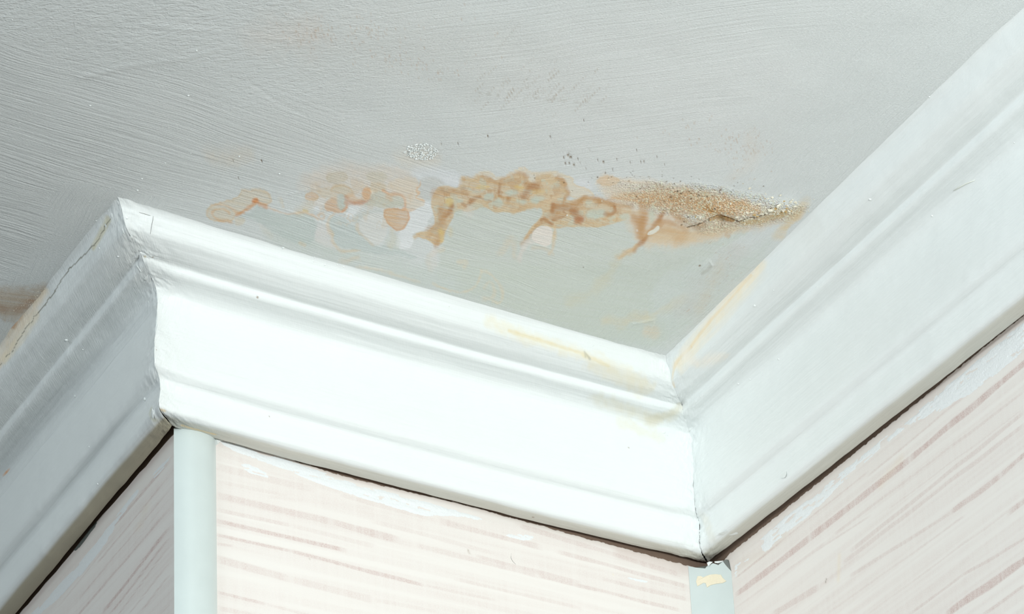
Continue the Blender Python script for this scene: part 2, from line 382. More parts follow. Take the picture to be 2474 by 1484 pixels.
def at_wall(px, py, A, E):
    d = un(E-A); nn = np.array([-d[1], d[0], 0.]); a = np.array([*A, 0.]); v = ray(px, py)
    t = ((a-CAMP)@nn)/(v@nn); P = CAMP+v*t; return (P[:2]-A)@d, P[2], P
def poly_sdf(X, Y, P):
    """signed distance, negative inside"""
    d = np.full(X.shape, 1e18); s = np.ones(X.shape); n = len(P)
    for i in range(n):
        a = P[i]; b = P[i-1]; ex, ey = b[0]-a[0], b[1]-a[1]; wx, wy = X-a[0], Y-a[1]
        t = np.clip((wx*ex+wy*ey)/(ex*ex+ey*ey+1e-18), 0, 1); d = np.minimum(d, (wx-ex*t)**2+(wy-ey*t)**2)
        c1, c2, c3 = Y >= a[1], Y < b[1], ex*wy > ey*wx
        f = (c1 & c2 & c3) | (~c1 & ~c2 & ~c3); s = np.where(f, -s, s)
    return s*np.sqrt(d)
def seg_d(X, Y, P):
    d = np.full(X.shape, 1e18)
    if len(P) == 1: return np.hypot(X-P[0][0], Y-P[0][1])
    for a, b in zip(P[:-1], P[1:]):
        ex, ey = b[0]-a[0], b[1]-a[1]; t = np.clip(((X-a[0])*ex+(Y-a[1])*ey)/(ex*ex+ey*ey+1e-18), 0, 1)
        d = np.minimum(d, np.hypot(X-a[0]-ex*t, Y-a[1]-ey*t))
    return d

def wallpaper(parent, A, E, s0, s1, zlow, toppx, bands, smears, dirt_shade, seed, stepz=.0005, steps=.0010, f0=0, f1=1):
    d = un(E-A); nn = np.array([-d[1], d[0]])
    tp = np.array([at_wall(x, y, A, E)[:2] for x, y in toppx]); tp = tp[np.argsort(tp[:, 0])]
    s = np.unique(np.r_[np.arange(s0, f0, .01), np.arange(f0, f1, steps), np.arange(f1, s1, .01), s1]); top = np.interp(s, tp[:, 0], tp[:, 1]) + (vn(s*300, s*0, seed)-.5)*.0007 + (vn(s*900, s*0, seed+1)-.5)*.0006
    nz = int((tp[:, 1].max()-zlow)/stepz); f = np.linspace(0, 1, nz); lowz = np.linspace(zlow, 1.1, 160)[1:]
    Z = np.concatenate([top[:, None]*(1-f[None]) + zlow*f[None], np.repeat(lowz[None], len(s), 0)], 1); nz += len(lowz); Sg = s[:, None]+0*Z
    zz = Z
    # ink of the printed stripes
    ink = .16*sst(.1, .8, vn(Sg*7, zz*260, seed+2)) + .10*sst(.45, .8, vn(Sg*9, zz*520, seed+4))
    for (pa, pb, wpx, al) in bands:
        sa, za, _ = at_wall(*pa, A, E); sb, zb, _ = at_wall(*pb, A, E)
        zc = za+(zb-za)*(Sg-sa)/(sb-sa); wv = wpx*MM*.55*(1+.35*(vn(Sg*60, Sg*0, seed+9)-.5))
        e = sst(0, .012, Sg-min(sa, sb)+.006)*sst(0, .012, max(sa, sb)-Sg+.006)
        ink = np.maximum(ink, al*e*(1-sst(wv*.72, wv*1.25, np.abs(zz-zc+(vn(Sg*40, Sg*0, seed+8)-.5)*.0006))))
    ink = ink*1.0
    colr = np.ones(Z.shape+(3,))
    for pts, rp, cc, al in dirt_shade:  # dirt spots, plus shade painted below the cornice
        P = [at_wall(*p, A, E)[:2] for p in pts]; dd = seg_d(Sg, Z, P)/MM; a = al*np.exp(-(dd/rp)**2); colr = colr*(1-a[..., None])+np.array(cc)*a[..., None]
    off = .0007
    X = A[0]+d[0]*Sg-nn[0]*off; Y = A[1]+d[1]*Sg-nn[1]*off
    V = np.stack([X, Y, Z], 2)
    # folded edge: first column pushed to wall gives the paper its thickness
    V[:, 0, :2] += nn*.0006
    uv = np.stack([Sg, Z], 2).reshape(-1, 2)
    wp = mesh_obj('wallpaper', V.reshape(-1, 3), gridF(len(s), nz), M_PAPER, parent, attrs={'ink': ink.ravel(), 'paint': colr.reshape(-1, 3)}, uv=uv)
    for k_, (poly, thr, mat, sc) in enumerate(smears):
        P = [at_wall(*p, A, E)[:2] for p in poly]
        sd = -poly_sdf(Sg, Z, P)/MM
        mk = sst(-3, 13, sd)*(1 - .5*sst(.3, .8, vn(Sg*sc, Z*sc*6.5, seed+31+k_)) - .42*vn(Sg*sc*3, Z*sc*16, seed+35+k_))
        mk = mk - thr
        lift = off+.00005+.00045*np.clip(mk, -.2, .5)
        Vs = np.stack([A[0]+d[0]*Sg-nn[0]*lift, A[1]+d[1]*Sg-nn[1]*lift, Z], 2).reshape(-1, 3)
        F = gridF(len(s), nz); mf = mk.ravel(); keep = np.max(mf[F], 1) > 0
        F = F[keep]
        if len(F) == 0: continue
        ids, inv = np.unique(F, return_inverse=True)
        mesh_obj('paint_smear', Vs[ids], inv.reshape(F.shape), mat, parent)
    return wp

# middle wall
t_m = [(523, 1064), (545, 1062), (600, 1081), (650, 1096), (700, 1107), (712, 1114), (800, 1142), (900, 1169), (980, 1187), (1100, 1214), (1200, 1242), (1300, 1269), (1400, 1297), (1500, 1324), (1600, 1351), (1660, 1367), (1720, 1384)]
bm_m = [((525, 1130), (760, 1185), 22, .35), ((524, 1198), (800, 1262), 20, .55), ((800, 1262), (960, 1306), 18, .6), ((1000, 1318), (1300, 1392), 14, .4), ((525, 1233), (700, 1270), 12, .45), ((524, 1260), (830, 1330), 12, .8),
        ((700, 1270), (900, 1320), 13, .3), ((524, 1294), (700, 1332), 9, .75), ((700, 1332), (1020, 1415), 10, .75), ((1020, 1415), (1200, 1452), 8, .4), ((524, 1315), (560, 1320), 8, .6), ((524, 1352), (700, 1400), 22, .45), ((700, 1400), (900, 1450), 20, .4), ((900, 1450), (1060, 1480), 10, .3),
        ((524, 1432), (640, 1460), 9, .6), ((640, 1460), (760, 1492), 8, .4), ((524, 1470), (620, 1490), 14, .4), ((820, 1196), (1060, 1262), 12, .35), ((1060, 1260), (1300, 1322), 16, .5), ((900, 1260), (1200, 1340), 12, .3), ((1150, 1345), (1400, 1410), 12, .5), ((1300, 1392), (1640, 1476), 10, .55),
        ((1250, 1270), (1640, 1390), 14, .45), ((1350, 1335), (1660, 1420), 12, .5), ((1100, 1400), (1400, 1470), 10, .35), ((1450, 1400), (1660, 1450), 12, .5), ((640, 1200), (900, 1230), 10, .25), ((524, 1165), (700, 1200), 12, .3), ((524, 1095), (620, 1125), 16, .25)]
sm_m = [([(520, 1060), (560, 1068), (640, 1096), (720, 1120), (820, 1155), (930, 1187), (1000, 1205), (1100, 1232), (1200, 1262), (1170, 1264), (1120, 1252), (1070, 1250), (1030, 1250), (1000, 1244), (940, 1226), (870, 1206), (810, 1186), (760, 1168), (690, 1140), (600, 1110), (540, 1082)], .25, M_SMEAR, 70),
        ([(1210, 1290), (1250, 1285), (1290, 1295), (1300, 1305), (1270, 1312), (1230, 1306)], .4, M_SMEAR, 160),
        ([(1480, 1388), (1510, 1395), (1545, 1396), (1572, 1404), (1560, 1412), (1535, 1408), (1500, 1402)], .3, M_SMEAR, 200),
        ([(560, 1120), (600, 1116), (640, 1136), (660, 1160), (640, 1165), (600, 1150)], .62, M_SMEAR, 130)]
dr = (.62, .56, .50)
dt_m = [([(x, y+2) for x, y in t_m], 9, (.80, .74, .70), .5), ([(x, y+10) for x, y in t_m[13:]], 22, (.85, .78, .76), .6), ([(1130, 1331), (1132, 1338)], 2.5, dr, .8), ([(1480, 1390)], 3, (1, .97, .86), .7), ([(1102, 1270)], 2, dr, .8), ([(746, 1352)], 1.8, dr, .8)]  # paper edge darkened; cornice shadow painted in towards the inner corner
wallpaper(wm, W1, W2, .012, np.linalg.norm(W2-W1)-.001, 2.25, t_m, bm_m, sm_m, dt_m, 201, f0=.012)
# right wall
t_r = [(1735, 1375), (1760, 1342), (1800, 1310), (1900, 1229), (1967, 1175), (2100, 1067), (2200, 986), (2300, 904), (2400, 822), (2474, 762), (2640, 620), (2900, 400)]
bm_r = [((1782, 1437), (1960, 1300), 17, .9), ((1960, 1300), (2200, 1110), 18, .9), ((2200, 1110), (2500, 860), 18, .95), ((1782, 1396), (1900, 1300), 6, .6), ((1900, 1300), (2100, 1140), 5, .5), ((2100, 1150), (2330, 960), 6, .45),
        ((2020, 1290), (2474, 950), 8, .45), ((2060, 1330), (2474, 1000), 12, .5), ((2040, 1360), (2474, 1030), 12, .5), ((2060, 1390), (2300, 1240), 10, .5), ((2300, 1240), (2420, 1150), 14, .8), ((2420, 1150), (2500, 1080), 14, .8),
        ((2290, 1484), (2500, 1340), 20, .95), ((2200, 1484), (2330, 1390), 8, .5), ((2330, 1390), (2500, 1290), 8, .6), ((2380, 1484), (2500, 1400), 8, .6), ((1870, 1484), (1980, 1420), 16, .6), ((1980, 1420), (2080, 1340), 8, .35), ((1780, 1470), (2000, 1310), 6, .35),
        ((2000, 1484), (2330, 1250), 6, .35), ((2100, 1484), (2474, 1210), 6, .3), ((2440, 1240), (2500, 1195), 16, .7), ((1900, 1380), (2100, 1250), 5, .4), ((2150, 1230), (2474, 990), 5, .35)]
sm_r = [([(2180, 1030), (2260, 955), (2350, 880), (2440, 805), (2480, 775), (2480, 850), (2420, 900), (2340, 960), (2260, 1005), (2200, 1030)], .32, M_SMEAR, 110),
        ([(1830, 1310), (1900, 1240), (1960, 1200), (2020, 1150), (2090, 1090), (2170, 1030), (2200, 1030), (2120, 1100), (2050, 1160), (1980, 1230), (1900, 1300), (1850, 1345)], .5, M_SMEAR, 110),
        ([(1775, 1365), (1810, 1345), (1830, 1350), (1815, 1356), (1786, 1372), (1782, 1400), (1776, 1400)], .4, M_SMEAR, 300)]
dt_r = [([(x, y+4) for x, y in t_r[:11]], 16, (.86, .80, .77), .55), ([(1780, 1370), (1840, 1340), (1900, 1290)], 18, (.93, .90, .86), .6), ([(2030, 1345), (2028, 1400)], 9, (1, .95, .84), .6), ([(2180, 1110), (2130, 1170)], 14, (1, .95, .85), .5), ([(1997, 1408), (1999, 1400)], 2.2, (.45, .42, .38), .9), ([(2183, 1120)], 2, (.6, .5, .4), .8)]  # first entry paints the cornice's shadow along the top edge
wallpaper(wr_, W2, WR, .006, .98, 2.12, t_r, bm_r, sm_r, dt_r, 301, f0=.006, f1=.5)
# left wall
LW0 = WL-D0*1.2
t_l = [(-200, 1790), (60, 1470), (120, 1400), (175, 1336), (231, 1266), (300, 1188), (404, 1068), (440, 1030)]
bm_l = [((404, 1125), (262, 1290), 10, .7), ((404, 1160), (240, 1360), 6, .6), ((404, 1195), (200, 1440), 5, .6), ((404, 1240), (180, 1500), 8, .7), ((404, 1285), (250, 1484), 11, 1.), ((404, 1310), (270, 1484), 7, .9), ((404, 1330), (285, 1490), 5, .7), ((404, 1370), (310, 1490), 5, .6), ((404, 1400), (340, 1484), 6, .6), ((404, 1470), (390, 1490), 5, .7), ((330, 1200), (290, 1260), 6, .5), ((300, 1270), (150, 1460), 4, .4), ((404, 1215), (300, 1350), 4, .4)]
sm_l = [([(-40, 1620), (60, 1500), (120, 1440), (180, 1375), (235, 1312), (285, 1245), (330, 1185), (330, 1205), (292, 1256), (252, 1322), (200, 1392), (140, 1452), (100, 1484), (20, 1600)], .24, M_SMEAR, 60),
        ([(175, 1325), (195, 1290), (225, 1258), (240, 1262), (215, 1300), (190, 1332)], .25, M_DARKSMEAR, 160),
        ([(370, 1140), (395, 1110), (404, 1105), (404, 1130), (380, 1160), (368, 1155)], .5, M_SMEAR, 200)]
dt_l = [([(x, y+8) for x, y in t_l], 14, (.72, .66, .66), .6), ([(366, 1190), (362, 1206)], 3, (.75, .6, .4), .8), ([(355, 1230), (340, 1270)], 14, (.98, .93, .84), .5)]  # first entry darkens the paper along its top edge
LWl = np.linalg.norm(W1-LW0)
wallpaper(wl, LW0, W1, LWl-1.3, LWl-.001, 2.22, t_l, bm_l, sm_l, dt_l, 401, f0=LWl-.36)

# ================================================================== CEILING
KY = .479                                                  # the ceiling seen foreshortened: work in u = x, v = y*KY so traced outlines keep their widths
def uvc(px, py):
    P = at_ceiling(px, py); return np.array([P[0], P[1]*KY])
xs = np.concatenate([np.linspace(-2.5, -.42, 12), np.arange(-.40, -.19, .0011), np.arange(-.19, .20, .00040), np.arange(.20, .36, .0011), np.linspace(.38, 2.5, 12)])
ys = np.concatenate([np.linspace(-1.5, 1.5, 16), np.arange(1.52, 1.86, .0022), np.arange(1.862, 2.085, .00066), np.arange(2.086, 2.18, .002), np.linspace(2.2, 3.2, 8)])
# the corner region of the photograph, rechecked with traced points
GX, GY = np.meshgrid(xs, ys, indexing='ij'); U = GX; Vv = GY*KY
color = np.empty(GX.shape+(3,)); color[:] = BASE*.93
height = np.zeros(GX.shape); CREF = (198, 206, 205)
WN1 = fbm(U*90, Vv*90, 900, 4); WN2 = fbm(U*90+40, Vv*90+9, 910, 4); WF = fbm(U*520, Vv*520, 920, 3); WL1 = fbm(U*28, Vv*28, 930, 3)
def region(P, pad):
    P = np.array(P); lo, hi = P.min(0)-pad, P.max(0)+pad
    i0, i1 = np.searchsorted(xs, [lo[0], hi[0]]); j0, j1 = np.searchsorted(ys, [lo[1]/KY, hi[1]/KY])
    return slice(max(i0, 0), i1+1), slice(max(j0, 0), j1+1)
def put(sl, a, rgb, ref=CREF):
    tgt = BASE*.93*np.clip(lin(rgb)/lin(ref), 0, 1.2); a = np.clip(a, 0, 1)[..., None]; color[sl] = color[sl]*(1-a)+tgt*a
STREAK = fbm(U*60, (Vv-U*.2)*1500, 940, 2)
def chaik(P, closed, its=2):
    P = [np.array(p) for p in P]
    for _ in range(its):
        Q = [] if closed else [P[0]]
        for i in range(len(P) if closed else len(P)-1):
            a, b = P[i], P[(i+1) % len(P)]; Q += [a*.75+b*.25, a*.25+b*.75]
        if not closed: Q.append(P[-1])
        P = Q
    return P
VW = vn(U*150, Vv*150, 951); VA = vn(U*230, Vv*230, 955)*.6+vn(U*90, Vv*90, 957)*.4
def poly(pts, rgb, al, soft=1.5, wob=2.5, rim=None, rim_w=4, rim_a=.35, seed=0):
    P = chaik([uvc(*p) for p in pts], True); sl = region(P, (soft*2+wob*2+8)*MM); u, v = U[sl], Vv[sl]
    d = poly_sdf(u+WN2[sl]*wob*1.6*MM, v+WN1[sl]*wob*1.6*MM, P)/MM + WF[sl]*wob*.9
    soft = soft*(.6+1.4*VW[sl])
    a = al*(1-sst(-soft, soft, d))*np.clip(.93+.3*STREAK[sl], 0, 1.15)*(.72+.4*VA[sl] if al > .55 and rim is not None else 1)
    put(sl, a, rgb)
    if rim is not None: put(sl, rim_a*np.exp(-((d+rim_w*.5)/(rim_w*.55))**2), rim)
def vein(pts, wpx, rgb, al, soft=.9, wob=2.2):
    P = [uvc(*p) for p in pts]; P = chaik(P, False) if len(P) > 2 else P; big_ = wpx > 3; wob = wob if not big_ else 4.2
    sl = region(P, (wpx*2.5+wob*2+6)*MM); u, v = U[sl], Vv[sl]
    d = seg_d(u+WN2[sl]*wob*1.7*MM, v+WN1[sl]*wob*1.7*MM, P)/MM + WF[sl]*(1.6 if big_ else .3)
    hw = wpx*.5*((.45+1.25*VW[sl]) if big_ else 1)
    a = al*(1-sst(hw*(1-soft), hw*(1+soft)+(1.5 if big_ else .6), d))*(.85+.3*STREAK[sl])*((.45+.85*VA[sl]) if big_ else 1); put(sl, a, rgb)
def ell(cx, cy, rx, ry, rgb, al, soft=1.5, wob=1.5, **k):
    poly([(cx+rx*math.cos(t), cy+ry*math.sin(t)) for t in np.linspace(0, 2*math.pi, 18)[:-1]], rgb, al, soft, wob, **k)
c1 = lambda L, sc=3.09, ox=450, oy=300: [(ox+x/sc, oy+y/sc) for x, y in L]
c4 = lambda L: c1(L, 5.4956, 700, 380)
c5 = lambda L: c1(L, 5.4956, 1050, 380)
c2 = lambda L: c1(L, 2.474, 1200, 300)
c3 = lambda L: c1(L, 5.7075, 1600, 380)
TAN, TAN2, BRN, BRN2, OCH, YEL, OLV, GRY, LIL, CRM, ORG = (203, 192, 164), (197, 175, 138), (178, 138, 90), (162, 112, 62), (160, 120, 64), (208, 186, 116), (184, 190, 174), (186, 198, 194), (214, 221, 226), (215, 212, 204), (206, 162, 104)
# broad tints
poly([(620, 20), (900, 0), (1300, 60), (1500, 250), (1350, 260), (1100, 220), (850, 180), (680, 130)], (197, 203, 200), .5, 60, 20)
poly([(1100, 120), (1600, 40), (1950, 120), (1850, 420), (1500, 430), (1250, 330)], (201, 207, 206), .55, 70, 25)
poly([(600, 560), (760, 560), (1000, 640), (1400, 640), (1800, 620), (1900, 560), (1620, 850), (1500, 850), (1200, 740), (900, 660)], (188, 199, 193), .8, 22, 10)
ell(560, 378, 60, 18, (204, 200, 186), .5, 16, 8); ell(1010, 385, 55, 26, (206, 204, 192), .6, 14, 6); ell(700, 90, 90, 30, (205, 196, 186), .3, 30, 12)
poly(c4([(100, 330), (250, 200), (600, 120), (1000, 100), (1500, 160), (1650, 260), (1690, 420), (1670, 600), (1400, 640), (700, 640), (300, 500)]), (206, 201, 190), .75, 14, 6)
# light, never stained islands
poly(c4([(390, 510), (490, 575), (440, 640), (430, 700), (330, 690), (300, 640), (340, 590)]), LIL, .75, 1.5, 2)
poly(c4([(780, 640), (940, 620), (930, 680), (860, 760), (760, 790), (740, 740), (790, 700)]), LIL, .8, 2, 2)
poly(c4([(1790, 580), (1860, 590), (1880, 660), (1920, 710), (1890, 770), (1830, 850), (1830, 930), (1780, 980), (1600, 1000), (1660, 1060), (1620, 1190), (1560, 1200), (1430, 1200), (1420, 1110), (1440, 990), (1560, 900), (1590, 840), (1560, 740), (1660, 680)]), LIL, .85, 1.5, 2)
poly(c4([(1600, 160), (2000, 130), (2300, 200), (2240, 400), (2050, 380), (1900, 260), (1720, 330), (1620, 300)]), (208, 216, 220), .55, 6, 3)
poly(c5([(40, 240), (340, 250), (350, 400), (200, 390), (110, 330)]), (212, 219, 223), .7, 3, 3)
poly(c5([(1780, 290), (2100, 300), (2130, 400), (1950, 430)]), (212, 218, 224), .5, 6, 4)
# left group of rings
poly(c1([(150, 640), (200, 585), (330, 550), (400, 540), (405, 500), (480, 485), (590, 495), (650, 560), (610, 600), (560, 600), (540, 580), (480, 620), (430, 650), (370, 660), (340, 720), (260, 710), (190, 710), (150, 680)]), TAN, .62, 2, 3, rim=TAN2, rim_a=.35)
poly(c1([(480, 650), (520, 600), (560, 600), (640, 650), (740, 670), (830, 650), (930, 665), (970, 720), (965, 800), (950, 870), (880, 885), (760, 850), (640, 790), (560, 740), (490, 700), (430, 690), (380, 700), (380, 670)]), (180, 193, 189), .75, 3, 3)
poly(c1([(360, 670), (440, 690), (440, 720), (390, 750), (350, 740)]), TAN, .5, 2, 2)
vein(c1([(200, 590), (280, 582), (340, 610), (380, 640), (430, 648)]), 4, ORG, .5)
vein(c1([(320, 640), (280, 612), (225, 620), (195, 650), (215, 690), (270, 705), (330, 715)]), 5, ORG, .55)
vein(c1([(380, 655), (430, 640), (460, 615), (500, 585), (530, 560), (545, 590), (600, 605)]), 5, (196, 142, 92), .85)
ell(*c1([(516, 566)])[0], 8, 6, (200, 132, 72), .9, 3, 1)
vein(c1([(620, 610), (720, 660), (800, 655), (860, 645), (940, 665), (975, 700)]), 3.5, ORG, .45)
vein(c1([(700, 560), (715, 600)]), 8, TAN, .5); vein(c1([(830, 650), (880, 615), (920, 590)]), 16, TAN, .5); vein(c1([(870, 632), (900, 640)]), 5, YEL, .6)
vein(c1([(980, 670), (1020, 655), (1040, 690), (1000, 700), (985, 680)]), 4, ORG, .45)
poly(c1([(960, 760), (1040, 720), (1090, 870), (1130, 920), (960, 880)]), (206, 206, 203), .6, 6, 3)
vein(c1([(860, 870), (890, 885)]), 6, (200, 188, 160), .5); vein(c1([(560, 760), (640, 830)]), 10, TAN, .2)
# grey patch with a warm rim, light island beside it
poly(c1([(1060, 720), (1100, 680), (1160, 690), (1230, 730), (1290, 760), (1300, 800), (1400, 890), (1540, 900), (1800, 1000), (1500, 960), (1280, 930), (1200, 910), (1130, 900), (1090, 830)]), (180, 193, 190), .75, 2.5, 3)
poly(c1([(1220, 700), (1340, 640), (1480, 640), (1380, 670), (1300, 720), (1270, 750)]), (186, 194, 188), .6, 3, 2)
vein(c1([(1110, 672), (1060, 715), (1055, 760), (1085, 800), (1088, 860), (1130, 905), (1165, 935), (1230, 925), (1290, 925)]), 6, (204, 184, 148), .6)
vein(c1([(1280, 745), (1278, 790), (1320, 815), (1400, 880)]), 6, (204, 186, 156), .5)
poly(c1([(1290, 720), (1340, 675), (1430, 655), (1490, 680), (1510, 740), (1500, 830), (1450, 895), (1400, 880), (1310, 800)]), (206, 210, 206), .75, 2.5, 2)
vein(c1([(1540, 800), (1550, 860), (1530, 900)]), 9, (198, 190, 160), .5); poly(c1([(1470, 880), (1520, 800), (1590, 820), (1600, 920), (1560, 930)]), (190, 198, 188), .5, 4, 2)
vein(c1([(1170, 1005), (1230, 1000), (1280, 985)]), 10, (204, 188, 160), .5, 1.2); vein(c1([(1330, 1050), (1450, 1060)]), 6, (206, 206, 196), .6)
# ellipses and blobs above
ell(813, 429, 27, 14, (192, 188, 170), .75, 1.5, 1.5, rim=(190, 180, 158), rim_a=.3); ell(910, 428, 27, 13, (192, 190, 172), .65, 1.5, 2); ell(753, 475, 17, 10, (206, 184, 160), .75, 1.5, 1.5, rim=TAN2, rim_a=.4)
poly(c4([(330, 430), (500, 400), (530, 460), (640, 500), (620, 640), (540, 600), (430, 540)]), TAN, .5, 2, 3)
poly(c4([(520, 460), (560, 390), (640, 360), (760, 370), (850, 450), (860, 520), (770, 540), (700, 500), (600, 480)]), (196, 188, 162), .75, 1.5, 2, rim=(200, 172, 130), rim_a=.35)
poly(c4([(450, 640), (500, 570), (620, 540), (640, 620), (680, 690), (730, 700), (770, 610), (780, 660), (720, 740), (560, 740), (470, 690)]), (200, 168, 132), .75, 3, 3)
ell(*c4([(690, 600)])[0], 12, 20, (178, 190, 180), .8, 4, 2); vein(c4([(750, 610), (775, 620), (760, 670), (700, 725)]), 5, (196, 140, 90), .7)
poly(c4([(740, 480), (860, 470), (880, 540), (960, 540), (960, 420), (1080, 400), (1060, 520), (940, 600), (820, 600), (760, 550)]), (204, 182, 154), .7, 2.5, 2)
vein(c4([(765, 540), (785, 590), (860, 600), (960, 590), (1030, 560), (1060, 530)]), 7, (180, 122, 78), .9)
ell(*c4([(1020, 470)])[0], 12, 14, (202, 164, 122), .7, 3, 3)
poly(c4([(1050, 430), (1070, 350), (1160, 330), (1270, 350), (1280, 440), (1200, 470), (1100, 470)]), (196, 186, 160), .6, 2, 2)
poly(c4([(1060, 470), (1200, 450), (1320, 480), (1480, 480), (1530, 560), (1520, 660), (1420, 660), (1250, 670), (1100, 640), (960, 640), (1060, 540)]), (188, 192, 178), .8, 2.5, 2)
vein(c4([(1230, 440), (1320, 490), (1380, 475), (1460, 475), (1520, 510), (1555, 580), (1545, 640), (1510, 690)]), 4, (204, 160, 116), .75); vein(c4([(1285, 520), (1320, 530)]), 8, (202, 160, 110), .6)
poly(c4([(1250, 720), (1280, 660), (1420, 670), (1520, 690), (1560, 650), (1600, 760), (1590, 840), (1555, 900), (1500, 960), (1420, 990), (1380, 940), (1310, 880), (1270, 800)]), (200, 172, 138), .85, 1.5, 2.5, rim=(196, 150, 104), rim_a=.5)
poly(c4([(1290, 340), (1620, 260), (1740, 340), (1680, 420), (1780, 540), (1800, 620), (1700, 660), (1560, 740), (1540, 520), (1420, 440), (1290, 430)]), (208, 200, 182), .7, 2, 3)
poly(c4([(1560, 740), (1540, 660), (1680, 670), (1660, 700)]), (204, 184, 158), .6, 1.5, 2)
poly(c4([(1700, 360), (1760, 290), (1900, 265), (2020, 320), (2060, 380), (2000, 520), (1860, 570), (1700, 520), (1740, 470)]), (190, 195, 192), .75, 2, 2)
vein(c4([(1740, 340), (1735, 380), (1690, 410), (1690, 450), (1740, 460), (1680, 500), (1690, 525), (1790, 565)]), 3.5, (208, 172, 126), .7)
_P = [uvc(*p) for p in c4([(100, 420), (300, 300), (800, 250), (1300, 300), (1700, 420), (1650, 620), (1500, 900), (1150, 1000), (600, 900), (300, 700)])]; sl = region(_P, 6*MM); _in = 1-sst(-14, 0, poly_sdf(U[sl], Vv[sl], _P)/MM)
_n = fbm(U[sl]*190, Vv[sl]*210, 981, 3); put(sl, _in*.32*np.exp(-(_n/.05)**2)*VA[sl]*1.5, TAN2); put(sl, _in*.22*sst(.1, .35, fbm(U[sl]*130, Vv[sl]*130, 985, 3)), TAN2)
# the main brown band
MAIN = [(1113, 433), (1117, 426), (1132, 427), (1137, 433), (1146, 425), (1163, 422), (1174, 424), (1185, 429), (1192, 435), (1214, 431), (1228, 425), (1241, 421), (1256, 419), (1267, 422), (1270, 429), (1277, 430), (1279, 437), (1292, 440), (1298, 436), (1294, 429), (1305, 424), (1319, 421), (1330, 423), (1332, 429), (1348, 433), (1359, 440), (1365, 446), (1363, 455), (1370, 464), (1376, 470), (1367, 477), (1364, 484), (1390, 482), (1402, 476), (1412, 473), (1425, 474), (1442, 479), (1470, 484), (1500, 490), (1530, 500), (1520, 530), (1480, 540), (1440, 550), (1400, 548), (1350, 552), (1330, 556), (1305, 545), (1285, 560), (1275, 575), (1262, 585), (1275, 560), (1290, 540), (1312, 520), (1310, 505), (1290, 500), (1250, 515), (1220, 512), (1200, 515), (1170, 500), (1140, 512), (1100, 510), (1096, 528), (1078, 556), (1070, 590), (1050, 592), (1034, 578), (1010, 572), (1005, 562), (1030, 560), (1050, 545), (1052, 530), (1040, 490), (1045, 470), (1063, 450), (1080, 452), (1108, 455), (1117, 445)]
poly([(1140, 425), (1165, 408), (1190, 416), (1202, 427), (1222, 424), (1230, 414), (1248, 412), (1262, 400), (1272, 410), (1285, 418), (1340, 412), (1360, 426), (1385, 432), (1384, 446), (1420, 450), (1440, 470), (1420, 480), (1370, 478), (1330, 440), (1200, 440)], (208, 202, 182), .8, 1.6, 2.5, rim=(206, 190, 156), rim_a=.35)
poly([(1150, 480), (1240, 470), (1340, 480), (1450, 500), (1650, 545), (1840, 548), (1720, 620), (1600, 660), (1560, 720), (1640, 830), (1480, 830), (1280, 760), (1160, 720), (1060, 650), (1060, 600), (1090, 530)], (186, 196, 186), .65, 16, 8)
poly(MAIN, (199, 179, 141), .88, 1.8, 2.2)
